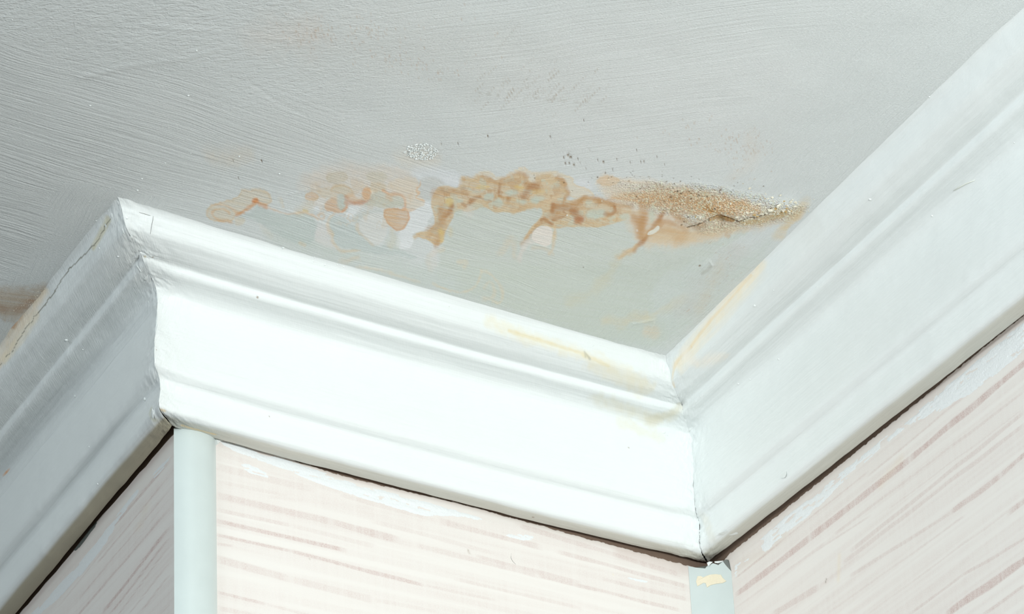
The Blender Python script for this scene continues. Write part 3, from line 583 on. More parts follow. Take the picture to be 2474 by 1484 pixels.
# tide marks left inside the stain
_P = [uvc(*p) for p in MAIN]; sl = region(_P, 6*MM); _in = 1-sst(-6, 0, poly_sdf(U[sl], Vv[sl], _P)/MM)
_n = fbm(U[sl]*210, Vv[sl]*230, 961, 3); put(sl, _in*.5*np.exp(-(_n/.07)**2)*VA[sl]*1.5, BRN); put(sl, _in*.55*sst(.16, .34, fbm(U[sl]*230, Vv[sl]*300, 966, 2)), (189, 196, 180)); put(sl, _in*.4*sst(.2, .4, fbm(U[sl]*170, Vv[sl]*170, 971, 2)), BRN)
for p, w_, rgb, a in [
    ([(1050, 468), (1080, 466), (1120, 464), (1128, 470)], 12, BRN, .6), ([(1113, 433), (1115, 445), (1108, 457)], 6, TAN2, .8), ([(1117, 427), (1137, 432), (1150, 424), (1163, 422)], 4, TAN2, .9),
    ([(1163, 422), (1174, 424), (1186, 430), (1194, 436), (1214, 432), (1228, 425), (1241, 421), (1256, 419), (1267, 422), (1270, 429), (1277, 430)], 4.5, BRN, .75),
    ([(1180, 432), (1196, 440), (1210, 446)], 13, BRN, .7), ([(1208, 446), (1206, 462), (1206, 474)], 10, BRN2, .7), ([(1268, 424), (1270, 440), (1282, 446)], 8, BRN, .6), ([(1292, 446), (1282, 452), (1275, 464), (1266, 473)], 12, BRN2, .7),
    ([(1135, 490), (1150, 480), (1158, 478)], 8, BRN2, .8), ([(1158, 480), (1175, 488)], 6, BRN, .5), ([(1118, 494), (1126, 499)], 8, BRN2, .7), ([(1228, 480), (1227, 490)], 7, BRN2, .75), ([(1225, 492), (1214, 506), (1200, 512)], 9, TAN2, .7), ([(1240, 478), (1228, 482), (1205, 474)], 4, BRN, .4),
    ([(1240, 512), (1262, 500), (1300, 494)], 9, TAN2, .8), ([(1295, 500), (1320, 488), (1345, 474)], 8, (204, 182, 148), .7), ([(1298, 436), (1296, 428), (1310, 424), (1330, 423), (1340, 431), (1358, 440), (1364, 448)], 4, TAN2, .8),
    ([(1345, 432), (1362, 445), (1362, 456), (1374, 470), (1364, 480), (1360, 494)], 7, BRN, .8), ([(1336, 494), (1335, 512)], 5, BRN2, .9), ([(1342, 500), (1360, 498), (1385, 492), (1402, 484), (1410, 474), (1425, 473), (1440, 478), (1452, 487), (1446, 492)], 7, BRN, .85),
    ([(1345, 504), (1368, 506), (1385, 512)], 16, BRN2, .65), ([(1385, 508), (1395, 520), (1400, 530)], 13, BRN2, .75), ([(1396, 532), (1404, 530)], 11, (172, 108, 60), .85), ([(1308, 534), (1316, 530), (1320, 540), (1332, 545)], 6, BRN2, .9), ([(1335, 532), (1360, 526), (1372, 520), (1362, 514)], 6, BRN2, .75), ([(1330, 525), (1360, 520)], 14, BRN, .5),
    ([(1316, 540), (1298, 550), (1282, 562), (1270, 580), (1262, 590)], 9, BRN, .5), ([(1092, 500), (1090, 516), (1078, 526)], 9, BRN2, .85), ([(1065, 505), (1075, 520), (1070, 540)], 16, BRN, .75), ([(1045, 555), (1065, 550), (1060, 575), (1052, 590)], 18, BRN, .65), ([(1036, 565), (1010, 566), (1004, 570)], 8, TAN2, .8), ([(1060, 585), (1052, 594)], 8, BRN, .6), ([(1072, 600), (1030, 612), (1040, 640)], 10, (206, 190, 160), .35),
    ([(1486, 500), (1490, 508), (1478, 518), (1464, 516)], 6, BRN, .8), ([(1440, 492), (1452, 486), (1480, 494)], 7, BRN, .5), ([(1420, 540), (1450, 530), (1478, 520)], 5, TAN2, .6),
    ([(1556, 500), (1552, 528), (1543, 552)], 12, BRN, .6), ([(1604, 508), (1592, 534), (1566, 558), (1554, 580)], 9, BRN2, .7), ([(1530, 528), (1550, 540), (1548, 566)], 10, BRN, .6), ([(1622, 512), (1645, 530), (1664, 538)], 13, BRN, .75), ([(1590, 556), (1630, 555), (1660, 558)], 24, TAN2, .6), ([(1540, 590), (1520, 604), (1496, 620)], 13, TAN2, .7), ([(1590, 548), (1600, 534), (1640, 545)], 14, BRN, .5),
    ([(1500, 500), (1502, 520), (1520, 512)], 5, BRN, .5), ([(1500, 620), (1470, 665), (1420, 715), (1380, 725)], 26, (196, 194, 168), .4), ([(1560, 760), (1500, 775), (1460, 775)], 22, (204, 194, 162), .45), ([(1650, 720), (1600, 745), (1560, 770)], 18, (200, 196, 170), .4), ([(1210, 610), (1240, 570), (1240, 620)], 14, (204, 192, 168), .4),
    ([(1336, 550), (1340, 570), (1336, 604), (1326, 612)], 6, (206, 184, 144), .7), ([(1290, 600), (1310, 598), (1335, 612)], 6, TAN2, .5)]:
    vein(p, w_, rgb, a)
for x, y, rx, ry, a in [(1085, 488, 10, 10, .7), (1165, 452, 16, 5, .7), (1255, 452, 12, 5, .6), (1300, 462, 14, 4, .5), (1065, 560, 6, 8, .6), (1090, 560, 5, 12, .3), (1068, 570, 6, 14, .5)]:
    ell(x, y, rx, ry, YEL, a, 4, 2)
for x, y, rx, ry, a in [(1236, 467, 15, 7, .9), (1150, 466, 10, 4, .5), (1180, 478, 14, 10, .8), (1203, 492, 14, 9, .85), (1110, 486, 9, 5, .6), (1262, 486, 14, 6, .7), (1300, 478, 15, 8, .7), (1292, 484, 10, 8, .7), (1340, 450, 12, 6, .35), (1440, 516, 26, 11, .85), (1430, 495, 16, 6, .4), (1574, 520, 7, 17, .8), (1510, 524, 12, 8, .6), (1150, 500, 20, 8, .5), (1110, 515, 12, 10, .7)]:
    ell(x, y, rx, ry, (186, 198, 186), a, 4, 3)
# grainy stained band that ends in the swollen crack
poly([(1440, 425), (1500, 428), (1560, 436), (1640, 450), (1700, 460), (1760, 474), (1830, 492), (1900, 500), (1950, 505), (1930, 530), (1870, 545), (1800, 560), (1740, 575), (1650, 595), (1560, 600), (1520, 560), (1510, 510), (1460, 470)], (208, 194, 170), .7, 9, 5)
poly([(1600, 455), (1700, 466), (1780, 478), (1840, 498), (1840, 512), (1780, 505), (1740, 520), (1680, 520), (1610, 500), (1540, 490), (1470, 480), (1500, 468)], (198, 164, 120), .8, 8, 5)
ell(1470, 436, 28, 12, (206, 184, 152), .75, 2, 2, rim=TAN2, rim_a=.3)
poly([(1685, 495), (1720, 498), (1745, 512), (1710, 512)], OCH, .75, 5, 4); poly([(1560, 560), (1660, 545), (1800, 545), (1760, 565), (1680, 580), (1580, 590)], (204, 180, 140), .6, 8, 4)
poly([(1712, 528), (1728, 518), (1745, 517), (1765, 522), (1778, 532), (1765, 535), (1735, 533)], (164, 118, 58), .95, 2, 2); poly([(1785, 532), (1805, 523), (1830, 522), (1880, 505), (1925, 495), (1900, 520), (1850, 540), (1800, 545)], (196, 172, 122), .8, 5, 4)
poly([(1610, 545), (1690, 535), (1706, 548), (1700, 556), (1650, 560)], (206, 204, 190), .6, 3, 3); poly([(1690, 535), (1720, 530), (1780, 540), (1800, 555), (1740, 560), (1700, 552)], (206, 194, 170), .7, 4, 3)
poly([(1648, 524), (1690, 512), (1705, 520), (1680, 525)], (198, 206, 200), .8, 4, 2)
poly([(1750, 560), (1770, 568), (1760, 580), (1752, 572)], (190, 160, 120), .5, 3, 3)
for p, w_, rgb, a in [([(1556, 498), (1552, 528), (1543, 552), (1552, 566)], 15, BRN, .85), ([(1604, 506), (1592, 534), (1568, 558), (1552, 582), (1530, 600)], 11, BRN2, .85), ([(1530, 520), (1548, 540), (1546, 566)], 13, BRN, .8), ([(1620, 508), (1642, 528), (1666, 540), (1690, 545)], 16, BRN, .8), ([(1560, 560), (1600, 558), (1650, 560)], 26, (192, 158, 112), .75), ([(1536, 592), (1516, 606), (1496, 622)], 14, TAN2, .8), ([(1588, 550), (1604, 532), (1640, 545), (1660, 556)], 16, BRN, .6),
    ([(1440, 478), (1470, 488), (1500, 496), (1530, 500)], 9, BRN, .7), ([(1486, 498), (1490, 508), (1478, 518), (1464, 516)], 6, BRN2, .85), ([(1500, 505), (1525, 515), (1545, 512)], 8, TAN2, .8), ([(1620, 480), (1680, 492), (1730, 500), (1770, 506)], 16, (178, 138, 88), .5), ([(1540, 478), (1600, 486)], 14, (196, 160, 116), .5)]:
    vein(p, w_, rgb, a)
ell(1574, 518, 7, 16, (190, 196, 180), .85, 4, 2); ell(1512, 522, 10, 7, (190, 198, 184), .7, 4, 2)
poly([(1562, 566), (1567, 557), (1580, 552), (1588, 543), (1594, 546), (1592, 555), (1580, 563), (1570, 566)], (222, 216, 204), .97, .7, .8)
# olive tint reaching the right cornice, grey lower corner
vein([(1780, 600), (1700, 700), (1660, 750)], 50, (190, 192, 188), .5); vein([(1740, 640), (1720, 690), (1690, 740)], 20, (196, 192, 174), .4); vein([(1720, 640), (1700, 660)], 5, (150, 150, 138), .6)
vein([(1940, 500), (1915, 530), (1890, 560)], 24, (204, 186, 146), .7); ell(1575, 800, 22, 14, (208, 196, 172), .5, 8, 5)
vein([(1810, 330), (1830, 370), (1800, 400), (1775, 430)], 24, (202, 201, 193), .4, 1, 8)
# faint rings by the middle cornice
for p, w_, a in [([(1050, 680), (1070, 692), (1120, 700), (1150, 690), (1165, 655)], 6, .5), ([(1165, 655), (1185, 650), (1215, 690), (1210, 730), (1190, 722)], 6, .5), ([(1170, 690), (1185, 670), (1195, 690), (1190, 715), (1170, 715)], 8, .4), ([(1110, 630), (1130, 630), (1122, 640)], 8, .5), ([(860, 640), (920, 644), (960, 660), (1010, 672)], 5, .35)]:
    vein(p, w_, (208, 196, 168), a)
# white patches where paint has come off
CREAMP = [(1305, 547), (1330, 548), (1336, 564), (1332, 582), (1334, 587), (1319, 596), (1305, 591), (1287, 582), (1283, 570), (1290, 556)]
poly(CREAMP, CRM, .97, .8, .8); vein([(1285, 584), (1270, 594), (1262, 612), (1254, 628)], 9, (210, 205, 198), .7)
poly([(1562, 566), (1567, 557), (1580, 552), (1588, 543), (1594, 546), (1592, 555), (1580, 563), (1570, 566)], (222, 216, 204), .97, .7, .8); ell(1539, 555, 2, 3, CRM, .9, 1, .3)
vein([(1046, 600), (1050, 628)], 14, (212, 208, 202), .5); vein([(1120, 512), (1132, 508), (1136, 518)], 16, (208, 206, 196), .6)
# brown stain at the left edge
poly([(-60, 690), (20, 692), (80, 700), (115, 680), (120, 700), (85, 735), (55, 765), (20, 775), (0, 770), (-60, 760)], (172, 160, 140), .85, 12, 8, )
vein([(-20, 740), (20, 745), (45, 750), (80, 725)], 16, (158, 130, 104), .7, 1, 4)
# pits
pits = [(1373, 374, 3.2), (1378, 381, 3.6), (1362, 381, 1.6), (1366, 395, 1.8), (1386, 400, 2.2), (1457, 392, 2.6), (1396, 384, 1.4), (1375, 395, 1.4), (1422, 409, 1.5), (1466, 412, 1.3), (1443, 428, 1.8), (1551, 409, 2), (1362, 442, 1.6), (1291, 424, 1.5), (1291, 431, 1.5), (1462, 418, 1.5), (1526, 410, 1.4), (1519, 437, 1.4), (1665, 465, 2.6), (1644, 440, 1.6), (1636, 465, 2.4), (1620, 478, 2.2), (1645, 470, 2.2), (1687, 475, 3), (1708, 477, 2.4), (1669, 482, 2.4), (1725, 502, 3), (1646, 543, 2.4), (1652, 535, 1.8), (1662, 524, 1.6), (1672, 504, 1.6), (1410, 291, 1.3), (1558, 335, 1.3), (1178, 327, 1.6), (1690, 641, 2.6), (1409, 644, 1.4), (1066, 347, 1.2), (1106, 346, 1.2), (562, 390, 2), (632, 389, 2), (675, 390, 1.6), (461, 256, 1.8), (631, 420, 1.3), (760, 371, 1.3), (575, 432, 1.3)]
for _ in range(60): pits.append((rnd.gauss(1500, 90), rnd.gauss(410, 32), rnd.uniform(.8, 1.3)))
for _ in range(40): pits.append((rnd.gauss(1680, 60), rnd.gauss(470, 16), rnd.uniform(.8, 1.6)))
for x, y, r in pits:
    P = uvc(x, y); sl = region([P], 6*MM); du, dv = (U[sl]-P[0])/MM, (Vv[sl]-P[1])/MM; d = np.hypot((du*.85-dv*.53)*.75, (du*.53+dv*.85)*1.25)
    a = 1-sst(r*.5, r*1.25, d); put(sl, a*(.85 if r > 1.4 else .55), (128, 110, 84)); height[sl] += a*.0006
# scratches
for p, w_, a in [([(1200, 122), (1255, 52)], 1.3, .25), ([(1150, 222), (1200, 232), (1215, 165)], 1.2, 0), ([(1148, 221), (1205, 230)], 1.6, .35), ([(1290, 235), (1410, 248)], 1.6, .3)]:
    vein(p, w_, (150, 146, 134), a, .5, 1)
for _ in range(70):
    x, y = rnd.gauss(1290, 75), rnd.gauss(220, 26); l = rnd.uniform(6, 34); vein([(x, y), (x+l*.72, y-l*.7)], 1.3, (160, 152, 138), rnd.uniform(.2, .6), .5, .5)
for cx, cy, sx, sy, n in ((1230, 62, 60, 26, 0), (740, 80, 40, 22, 60), (870, 80, 45, 20, 50), (930, 145, 40, 12, 30), (1050, 175, 45, 12, 25), (1700, 330, 60, 30, 40), (1810, 370, 28, 26, 70), (1700, 560, 25, 18, 30), (1740, 660, 40, 40, 30), (1060, 100, 80, 50, 30)):
    for _ in range(n):
        x, y = rnd.gauss(cx, sx), rnd.gauss(cy, sy); l = rnd.uniform(2, 9); vein([(x, y), (x+l*.72, y-l*.7)], 1.4, (176, 158, 138), rnd.uniform(.25, .6), .5, .5)
# crack and swelling
def ridge(pts, wpx, amp, side=0):
    P = [uvc(*p) for p in pts]; sl = region(P, (wpx*3)*MM); d = seg_d(U[sl]+WN1[sl]*1.5*MM, Vv[sl]+WN2[sl]*1.5*MM, P)/MM; height[sl] += -amp*np.exp(-(d/wpx)**2)
ridge([(1690, 530), (1720, 512), (1760, 510), (1800, 515), (1850, 505), (1900, 498)], 20, .0022); ridge([(1740, 528)], 14, -.002)
ridge([(690, 505), (800, 545), (880, 580), (950, 605)], 2.5, .00018); ridge([(570, 80), (640, 90), (700, 100)], 4, .0005); ridge([(340, 60), (460, 72), (560, 75)], 3, .0003); ridge([(190, 190), (290, 165), (440, 140), (600, 105)], 4, .0004); ridge([(120, 420), (250, 385), (330, 350)], 3, .0003)
ridge([(1700, 650), (1712, 628), (1720, 640)], 3, .0005); ridge([(1530, 780), (1580, 770), (1570, 800)], 3, .0005); ridge([(600, 195), (660, 240), (740, 280)], 2.5, -.0003); ridge([(1770, 560), (1760, 590), (1745, 605)], 5, .0004)
ridge([(700, 470), (760, 455)], 3, .0003); ridge([(880, 480), (895, 465)], 5, .0006)
ck = jagline((1660, 549), [(1690, 535), (1706, 528), (1720, 520), (1738, 516), (1768, 524), (1785, 533), (1805, 522), (1830, 521), (1850, 513)], 1.2, 3, 5)
vein(ck, 2.6, (104, 84, 56), .9, .5, .8)
P = [uvc(*p) for p in ck]; sl = region(P, 10*MM); height[sl] += .0008*(1-sst(.8, 3, seg_d(U[sl], Vv[sl], P)/MM))
# brush zones
def dline(A, Dd, nn): return np.abs((GX-A[0])*nn[0]+(GY-A[1])*nn[1])
dM, dR, dL = dline(C1, D1, NM), dline(C2, D2, NR), dline(C1, D0, NL)
wobz = WL1*.03
zr = (1-sst(.05, .15, dR+wobz)); zm = (1-sst(.09, .16, dM+wobz))*(1-zr*.8); zl = (1-sst(.012, .04, dL+wobz))*(((GX-C1[0])*D0[0]+(GY-C1[1])*D0[1]) < .01)
zm = zm*(1-zl); zr2 = np.clip(zr+zl, 0, 1); rest = np.clip(1-zm-zr2, 0, 1); left = 1-sst(-.14, .0, GX+wobz)
brT, brC = rest*left, rest*(1-left)
gpoly = [uvc(*p) for p in [(1420, 470), (1450, 440), (1600, 440), (1760, 462), (1880, 485), (1950, 500), (1900, 530), (1800, 550), (1700, 560), (1640, 520), (1560, 500), (1470, 490)]]
grain = (1-sst(-8, 12, poly_sdf(U+WN1*10*MM, Vv+WN2*10*MM, gpoly)/MM))*sst(uvc(1430, 470)[0], uvc(1600, 470)[0], U)
# grain tint
gt = grain*sst(.55, .8, vn(U*1400, Vv*1400, 77)); put((slice(None), slice(None)), gt*.6, (232, 222, 196)); gt = grain*sst(.6, .85, vn(U*1300, Vv*1300, 78)); put((slice(None), slice(None)), gt*.4, (160, 126, 84))
height += -grain*(vn(U*1200, Vv*1200, 79)-.5)*.0003
height += fbm(GX*14, GY*14, 700, 3)*.0011
wf = ((GX > -.45) & (GX < .4) & (GY > 1.5) & (GY < 2.2)); height *= wf*(1-.9*np.exp(-(np.minimum(np.minimum(dM, dR), dL)/.02)**2))
_sm = ((GX-C1[0])*D1[0]+(GY-C1[1])*D1[1])/LM; height -= .0019*np.clip(4*_sm*(1-_sm), 0, 1)*np.exp(-(dM/.05)**2)
Zc = ZC + height
F = gridF(len(xs), len(ys))
ceil = mesh_obj('ceiling', np.stack([GX, GY, Zc], 2).reshape(-1, 3), F, M_CEIL, attrs={'paint': color.reshape(-1, 3), 'brush_m': zm.ravel(), 'brush_r': zr2.ravel(), 'brush_t': brT.ravel(), 'brush_c': brC.ravel(), 'grain': grain.ravel()})
tag(ceil, 'pale grey brush painted ceiling with brown water stains and flaking paint', 'ceiling', 'structure')

# ================================================================== corner strips
def strip(name, cross, topf, zb, mat, label, cat):
    """vertical strip: cross = plan points; topf(i) = top height"""
    n = len(cross); zs = [0, .5, 1]; V = []
    for i, p in enumerate(cross): V += [(p[0], p[1], topf[i]), (p[0], p[1], (topf[i]+zb)/2), (p[0], p[1], zb)]
    F = []
    for i in range(n):
        j = (i+1) % n
        for k in range(2): F.append((i*3+k, i*3+k+1, j*3+k+1, j*3+k))
    F.append(tuple(i*3 for i in range(n))); F.append(tuple(i*3+2 for i in range(n))[::-1])
    o = pyl(name, V, F, mat); me = o.data
    me.polygons.foreach_set('use_smooth', [len(p.vertices) == 4 for p in me.polygons]); me.set_sharp_from_angle(angle=math.radians(32))
    return tag(o, label, cat)
# outer corner: a rounded bead on the middle wall, edge x 404..521 in the photograph
sa, za, Pa = at_wall(404, 1200, W1, W2); sb, zb_, Pb = at_wall(521, 1200, W1, W2)
cross = []
def mp(s, o): q = W1+D1m*s-NMm*o; return q
D1m = un(W2-W1); NMm = np.array([-D1m[1], D1m[0]])
sb2 = at_wall(520.5, 1200, W1, W2)[0]; wdt = sb2+.0018
nA = 22
for i in range(nA+1):
    t = i/nA; x = -.0018+(wdt)*t; r = .0062*(1-abs(2*t-1)**2.6)+.0010; cross.append(mp(x, r))
cross += [mp(wdt-.0018, .0002), mp(.0, .0002)]
ztop = [ZC-.0992+.00003*i for i in range(len(cross))]
bead = strip('corner_strip', cross, ztop, .02, M_PVC, 'white rounded plastic strip covering the outer wall corner below the cornice', 'corner strip')
# inner corner: thin hollow strip, edges x 1662 and 1770
s1_, z1_, Q1 = at_wall(1663, 1400, W1, W2); s2_, z2_, Q2 = at_wall(1771, 1400, W2, WR)
a_, b_ = Q1[:2]-NMm*.0009, Q2[:2]-NR*.0009; ch = un(b_-a_); cn = np.array([-ch[1], ch[0]])
front, backp = [], []
for i in range(17):
    t = i/16; p = a_+(b_-a_)*t+cn*.0016*math.sin(math.pi*t); front.append(p); backp.append(p+cn*.0008)
def zpx(px, py, P): v = ray(px, py); k = (P-CAMP[:2])@Fv[:2]/(v[:2]@Fv[:2]); return CAMP[2]+v[2]*k
tops = [(1662, 1368), (1680, 1372), (1704, 1374), (1712, 1362), (1718, 1366), (1726, 1358), (1733, 1368), (1742, 1362), (1757, 1352), (1763, 1351), (1770, 1380)]
tx = [t[0] for t in tops]; ty = [t[1] for t in tops]
fz = []
for i, p in enumerate(front):
    px = 1662+108*i/16; fz.append(zpx(px, float(np.interp(px, tx, ty)), p))
strip('corner_strip', front+backp[::-1], fz+fz[::-1], .02, M_PVC, 'flat white plastic strip in the inner wall corner under the cornice crack', 'corner strip')

# ================================================================== small parts on the surfaces
allbv = {'mid': BV['mid'], 'right': BV['right'], 'left': BV['left']}
def ico_blob(r, seed, flat=.6, n1=7, n2=4):
    r_ = random.Random(seed); V = [(0, 0, r*flat)]; F = []
    for j in range(1, n2):
        ph = math.pi/2*j/(n2-1)
        for i in range(n1):
            a = 2*math.pi*i/n1; k = r*(1+r_.uniform(-.12, .12)); V.append((k*math.sin(ph)*math.cos(a), k*math.sin(ph)*math.sin(a), r*flat*math.cos(ph)))
    for i in range(n1): F.append((0, 1+i, 1+(i+1) % n1))
    for j in range(n2-2):
        for i in range(n1):
            a = 1+j*n1+i; b = 1+j*n1+(i+1) % n1; F.append((a, a+n1, b+n1, b))
    return V, F
def place(V, P, nrm, lift=0, rot=0):
    q = Vector(nrm).to_track_quat('Z', 'Y').to_matrix() @ Matrix.Rotation(rot, 3, 'Z'); return [tuple(q @ Vector(v)+Vector(P)+Vector(nrm)*lift) for v in V]
def face_cam(n, P):
    n = Vector(n); return n if n.dot(Vector(CAMP)-Vector(P)) > 0 else -n
def on(surf, px, py):
    if surf == 'ceiling': return Vector(at_ceiling(px, py)), Vector((0, 0, -1))
    P, n = hit(allbv[surf], px, py)
    return (P, face_cam(n, P)) if P is not None else (None, None)
def droplet(surf, par, px, py, rpx, name='paint_droplet', mat=None):
    P, n = on(surf, px, py)
    if P is None: return
    V, F = ico_blob(rpx*MM, int(px*7+py), .75, 10, 5); pyl(name, place(V, P, n, -.0001), F, mat or M_WHITE, par, True)
for px, py, r in ((684, 599, 4), (760, 622, 2.4), (785, 640, 2.6), (815, 640, 2.2), (830, 645, 2.2), (307, 527, 3.4), (1433, 835, 2.5), (758, 632, 2), (1085, 740, 2.2)): droplet('mid', TM, px, py, r)
for px, py, r in ((1823, 739, 4), (1869, 702, 2.2), (2252, 522, 3), (2102, 482, 4), (1784, 928, 3), (1812, 917, 2.4), (1881, 868, 3), (1692, 958, 2.2), (2245, 234, 3), (2450, 345, 2)): droplet('right', TR, px, py, r)
for px, py, r in ((160, 822, 4.5), (200, 845, 2.6), (181, 958, 4), (240, 600, 2.2), (285, 620, 3), (250, 500, 3), (232, 533, 3), (350, 965, 5), (215, 1080, 2.4), (320, 1188, 3), (236, 1170, 2.6)): droplet('left', TL, px, py, r)
for px, py, r in ((618, 270, 3.4), (218, 255, 3), (475, 122, 2.6), (578, 378, 2.6), (675, 420, 2.6), (343, 432, 2.6), (332, 460, 3), (399, 394, 2.2), (424, 494, 3), (461, 370, 2), (455, 231, 3), (1264, 406, 2.4), (696, 516, 2.6), (755, 576, 2.4), (1370, 520, 2.6), (965, 564, 2.4), (1962, 388, 2), (2015, 342, 3), (30, 48, 2.5)): droplet('ceiling', ceil, px, py, r)
# lumps of filler around the two mitred corners
def lump(surf, par, px, py, rx, ry, rot, flat, seed):
    P, n = on(surf, px, py)
    if P is None: return
    V, F = ico_blob(1., seed, flat, 14, 6); V = [(v[0]*rx*MM, v[1]*ry*MM, v[2]*min(rx, ry)*MM) for v in V]
    pyl('filler_lump', place(V, P, n, -.0002, rot), F, M_WHITE, par, True)
for a in ((1604, 1044, 7, 5, .4, .4, 1), (1612, 1052, 4, 3, .2, .4, 2), (1650, 1075, 12, 6, .9, .25, 3), (1636, 1060, 9, 5, .2, .25, 4), (1610, 1060, 10, 4, .6, .2, 5), (1580, 1012, 9, 4, .3, .2, 6), (352, 655, 7, 3, 1.2, .3, 7), (345, 610, 5, 3, 1.2, .3, 8)): lump('mid', TM, *a)
for a in ((1668, 1038, 9, 5, .3, .35, 11), (1678, 1048, 6, 4, .3, .3, 12), (1690, 1012, 10, 3, .2, .3, 13), (1660, 975, 8, 3, .3, .25, 14), (1950, 1085, 26, 10, -.9, .06, 15), (1890, 1140, 34, 14, -.9, .05, 16), (1760, 1290, 26, 12, -.9, .05, 17)): lump('right', TR, *a)
for a in ((298, 560, 8, 3, 1.3, .5, 21), (315, 575, 9, 4, 1.0, .4, 22), (335, 650, 12, 4, 1.2, .4, 23), (355, 670, 14, 5, 1.1, .3, 24), (362, 740, 30, 3, 1.75, .3, 25), (356, 975, 12, 6, .8, .4, 26), (368, 1000, 14, 6, 1., .3, 27), (270, 520, 9, 5, .9, .4, 28), (285, 490, 8, 5, .8, .35, 29), (255, 545, 9, 4, 1., .35, 30)): lump('left', TL, *a)

# crumbs: the larger ones one by one, the dust joined
def crumb(r, seed):
    r_ = random.Random(seed); V = []
    n = r_.choice((5, 6)); h = r*r_.uniform(.35, .6)
    for i in range(n):
        a = 2*math.pi*i/n+r_.uniform(-.3, .3); k = r*r_.uniform(.65, 1.15); V.append((k*math.cos(a), k*math.sin(a)*.85, 0))
    for i in range(n):
        x, y, _ = V[i]; V.append((x*.72+r_.uniform(-.1, .1)*r, y*.72+r_.uniform(-.1, .1)*r, h*r_.uniform(.7, 1.3)))
    F = [tuple(range(n, 2*n))]+[(i, (i+1) % n, n+(i+1) % n, n+i) for i in range(n)]
    return V, F
def ceil_z(P):
    i = min(max(np.searchsorted(xs, P[0]), 0), len(xs)-1); j = min(max(np.searchsorted(ys, P[1]), 0), len(ys)-1); return Zc[i, j]
def crumb_verts(px, py, r, seed, tilt=.5):
    P = at_ceiling(px, py); P[2] = ceil_z(P)+.0001; n = Vector((rnd.uniform(-tilt, tilt), rnd.uniform(-tilt, tilt), -1)).normalized(); V, F = crumb(r*MM, seed)
    V = [(v[0], v[1]*1.4, v[2]) for v in V]
    q = n.to_track_quat('Z', 'Y').to_matrix(); return [tuple(q @ Vector(v)+Vector(P)) for v in V], F
big = [(1862, 500, 9), (1880, 492, 7), (1852, 508, 7), (1870, 505, 6), (1892, 503, 6), (1905, 507, 5), (1920, 498, 6), (1921, 487, 5), (1909, 485, 5), (1897, 508, 5), (1933, 496, 4), (1878, 512, 5), (1906, 515, 4), (1840, 510, 5), (1822, 512, 5), (1829, 518, 5), (1804, 508, 5), (1780, 518, 6), (1815, 507, 4), (1845, 500, 4), (1836, 490, 4), (1886, 471, 4), (1866, 476, 4), (1832, 527, 4), (1750, 483, 4), (1773, 486, 4), (1765, 490, 3.5), (1812, 456, 4), (1790, 524, 5), (1798, 516, 4), (1691, 519, 4), (1716, 526, 4), (1915, 512, 4), (1900, 498, 4), (1874, 498, 5), (1858, 512, 5)]
for _ in range(60):
    t = rnd.random(); big.append((1780+150*t+rnd.gauss(0, 6), 522-28*t+rnd.gauss(0, 8), rnd.uniform(2.4, 4)))
for k, (x, y, r) in enumerate(big):
    V, F = crumb_verts(x, y, r, 50+k); pyl('plaster_crumb', V, F, M_CRUMB if rnd.random() < .8 else M_CRUMB2, ceil)
def dust(name, items, mat, par):
    Vs, Fs = [], []
    for k, (x, y, r) in enumerate(items):
        V, F = crumb_verts(x, y, r, 900+k, .8); b = len(Vs); Vs += V; Fs += [tuple(b+i for i in f) for f in F]
    o = pyl(name, Vs, Fs, mat, par); o['kind'] = 'stuff'; return o
it = []
for _ in range(900):
    t = rnd.random(); t = t**.7; it.append((1430+510*t+rnd.gauss(0, 14), 455+52*t+rnd.gauss(0, 17-4*t), rnd.uniform(.9, 2.1)))
dust('plaster_dust', it, M_CRUMB, ceil)
it = [(rnd.gauss(1700, 90), rnd.gauss(500, 18), rnd.uniform(.9, 1.9)) for _ in range(260)] + [(rnd.gauss(1745, 18), rnd.gauss(525, 5), rnd.uniform(1, 2)) for _ in range(200)] + [(rnd.uniform(-10, 95), 0, 1) for _ in range(0)]
dust('brown_plaster_dust', it, M_CRUMB2, ceil)
it = []
for _ in range(230):
    a = rnd.uniform(0, 2*math.pi); q = math.sqrt(rnd.random()); it.append((1018+40*q*math.cos(a), 368+21*q*math.sin(a), rnd.uniform(2., 3.8)))
o = dust('paint_grain', it, M_WHITE, ceil); o['label'] = 'raised white grainy patch of paint'
it = [(75+rnd.gauss(0, 22), 725+rnd.gauss(0, 6), rnd.uniform(.8, 1.8)) for _ in range(60)]
dust('plaster_dust', [(x, y-(x-75)*.55, r) for x, y, r in it], M_CRUMB, ceil)

# hairs and bristles caught in the paint
def hair(name, surf, pts, rpx, mat, label=None, par=None, cat='hair', lift=.0003):
    Vs, Fs = [], []; Ps = []
    for i, (x, y) in enumerate(pts):
        P, n = on(surf, x, y) if isinstance(surf, str) else (Vector(at_wall(x, y, *surf)[2]), None)
        if P is None: continue
        if n is None: n = (Vector(CAMP)-P).normalized()
        Ps.append(P+n*lift)
    for i, P in enumerate(Ps):
        a, b = Ps[max(i-1, 0)], Ps[min(i+1, len(Ps)-1)]; q = (b-a).to_track_quat('Z', 'Y').to_matrix(); r = rpx*MM*(.55 if i in (0, len(Ps)-1) else 1)
        for k in range(5): Vs.append(tuple(P+q @ Vector((r*math.cos(k*1.2566), r*math.sin(k*1.2566), 0))))
    n = len(Ps)
    for i in range(n-1):
        for k in range(5): Fs.append((i*5+k, i*5+(k+1) % 5, (i+1)*5+(k+1) % 5, (i+1)*5+k))
    Fs += [tuple(range(5))[::-1], tuple((n-1)*5+k for k in range(5))]
    o = pyl(name, Vs, Fs, mat, par, True)
    if label: tag(o, label, cat)
    return o
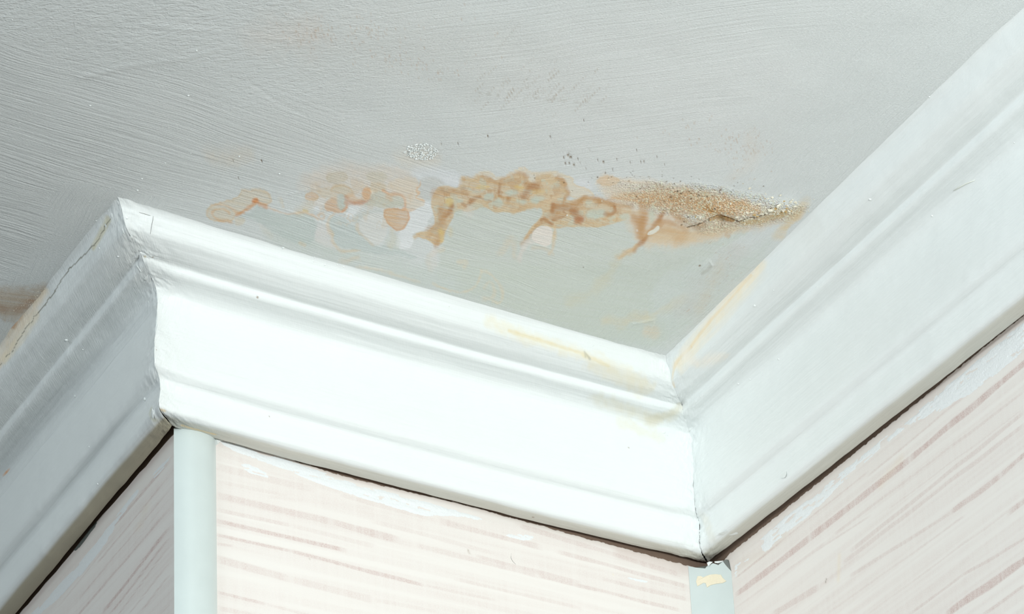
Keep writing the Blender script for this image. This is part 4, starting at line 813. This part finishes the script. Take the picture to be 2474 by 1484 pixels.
hair('brush_bristle', 'right', [(2304, 460), (2318, 452), (2335, 443), (2356, 435)], 1.3, M_HAIR, 'short pale brush bristle stuck in the paint of the right cornice', cat='bristle')
hair('hair', 'mid', [(336, 513), (350, 517), (363, 521)], .45, M_DHAIR, 'short straight dark hair in white paint near the outer corner', cat='hair')
hair('hair', 'mid', [(370, 522), (369, 532), (366, 545), (363, 565)], .45, M_DHAIR, 'thin curved grey hair in white paint below the short dark hair', cat='hair')
hair('hair', (W1, W2), [(1235, 1338), (1234, 1348), (1238, 1356), (1246, 1364)], .6, M_DHAIR, 'tiny curved hair on the striped middle wallpaper', cat='hair', lift=.0009)
# torn paint at the tip of the inner corner
def shard(name, pts, depthp, mat, par, thick=.0006, label=None):
    n = len(pts); V = []
    for x, y in pts:
        v = ray(x, y); k = (depthp-CAMP[:2])@Fv[:2]/(v[:2]@Fv[:2]); V.append(CAMP+v*k)
    back = [v+np.array([0, thick, 0]) for v in V]
    F = [tuple(range(n))[::-1], tuple(range(n, 2*n))]+[(i, (i+1) % n, n+(i+1) % n, n+i) for i in range(n)]
    o = pyl(name, V+back, F, mat, par)
    if label: o['label'] = label
    return o
dp = (front[8]+W2*0)+np.array([0, -.001])
shard('torn_paint', [(1726, 1357), (1735, 1356), (1748, 1355), (1744, 1359), (1734, 1361), (1727, 1360)], dp, M_WHITE, TR, label='torn curl of paint')
shard('torn_paint', [(1708, 1360), (1714, 1357), (1722, 1358), (1716, 1363), (1711, 1368)], dp, M_WHITE, TR, label='torn curl of paint')
_pp = [(1684, 1392), (1691, 1391), (1697, 1394), (1705, 1390), (1714, 1387), (1727, 1386), (1740, 1388), (1744, 1395), (1754, 1404), (1744, 1408), (1728, 1409), (1715, 1412), (1706, 1418), (1703, 1408), (1697, 1407), (1690, 1412), (1684, 1416), (1681, 1405)]
_V = []
for lf in (0., .0003):
    for x, y in _pp:
        P_ = at_wall(x, y, a_, b_); t_ = P_[0]/np.linalg.norm(b_-a_); _V.append(P_[2]+np.array([*(cn*(.0016*math.sin(math.pi*t_)-lf-.00002)), 0]))
_n = len(_pp); _o = pyl('old_paint_patch', _V, [tuple(range(_n, 2*_n))]+[(i, (i+1) % _n, _n+(i+1) % _n, _n+i) for i in range(_n)], M_CREAM, bpy.data.objects['corner_strip.001']); _o['label'] = 'cream patch of old paint'
droplet('mid', TM, 1659, 1368, 6, 'paint_blob'); droplet('mid', TM, 1664, 1364, 7, 'paint_blob')
# filler smeared between bead and middle wall
def wallblob(par, A, E, pts, lift, mat, name='filler_smear'):
    n = len(pts); P = [at_wall(x, y, A, E)[2] for x, y in pts]; d = un(E-A); nn = np.array([-d[1], d[0], 0]); c_ = sum(P)/n
    V = [p for p in P]+[c_+(p-c_)*.7-nn*lift for p in P]; F = [tuple(range(n, 2*n))]+[(i, (i+1) % n, n+(i+1) % n, n+i) for i in range(n)]
    return pyl(name, V, F, mat, par)
wallblob(wm, W1, W2, [(516, 1046), (530, 1048), (546, 1052), (549, 1060), (536, 1066), (526, 1076), (519, 1080), (514, 1066), (508, 1056)], .0022, M_WHITE)
wallblob(wm, W1, W2, [(640, 1088), (655, 1088), (680, 1094), (706, 1106), (704, 1112), (680, 1108), (655, 1100)], .0012, M_WHITE)
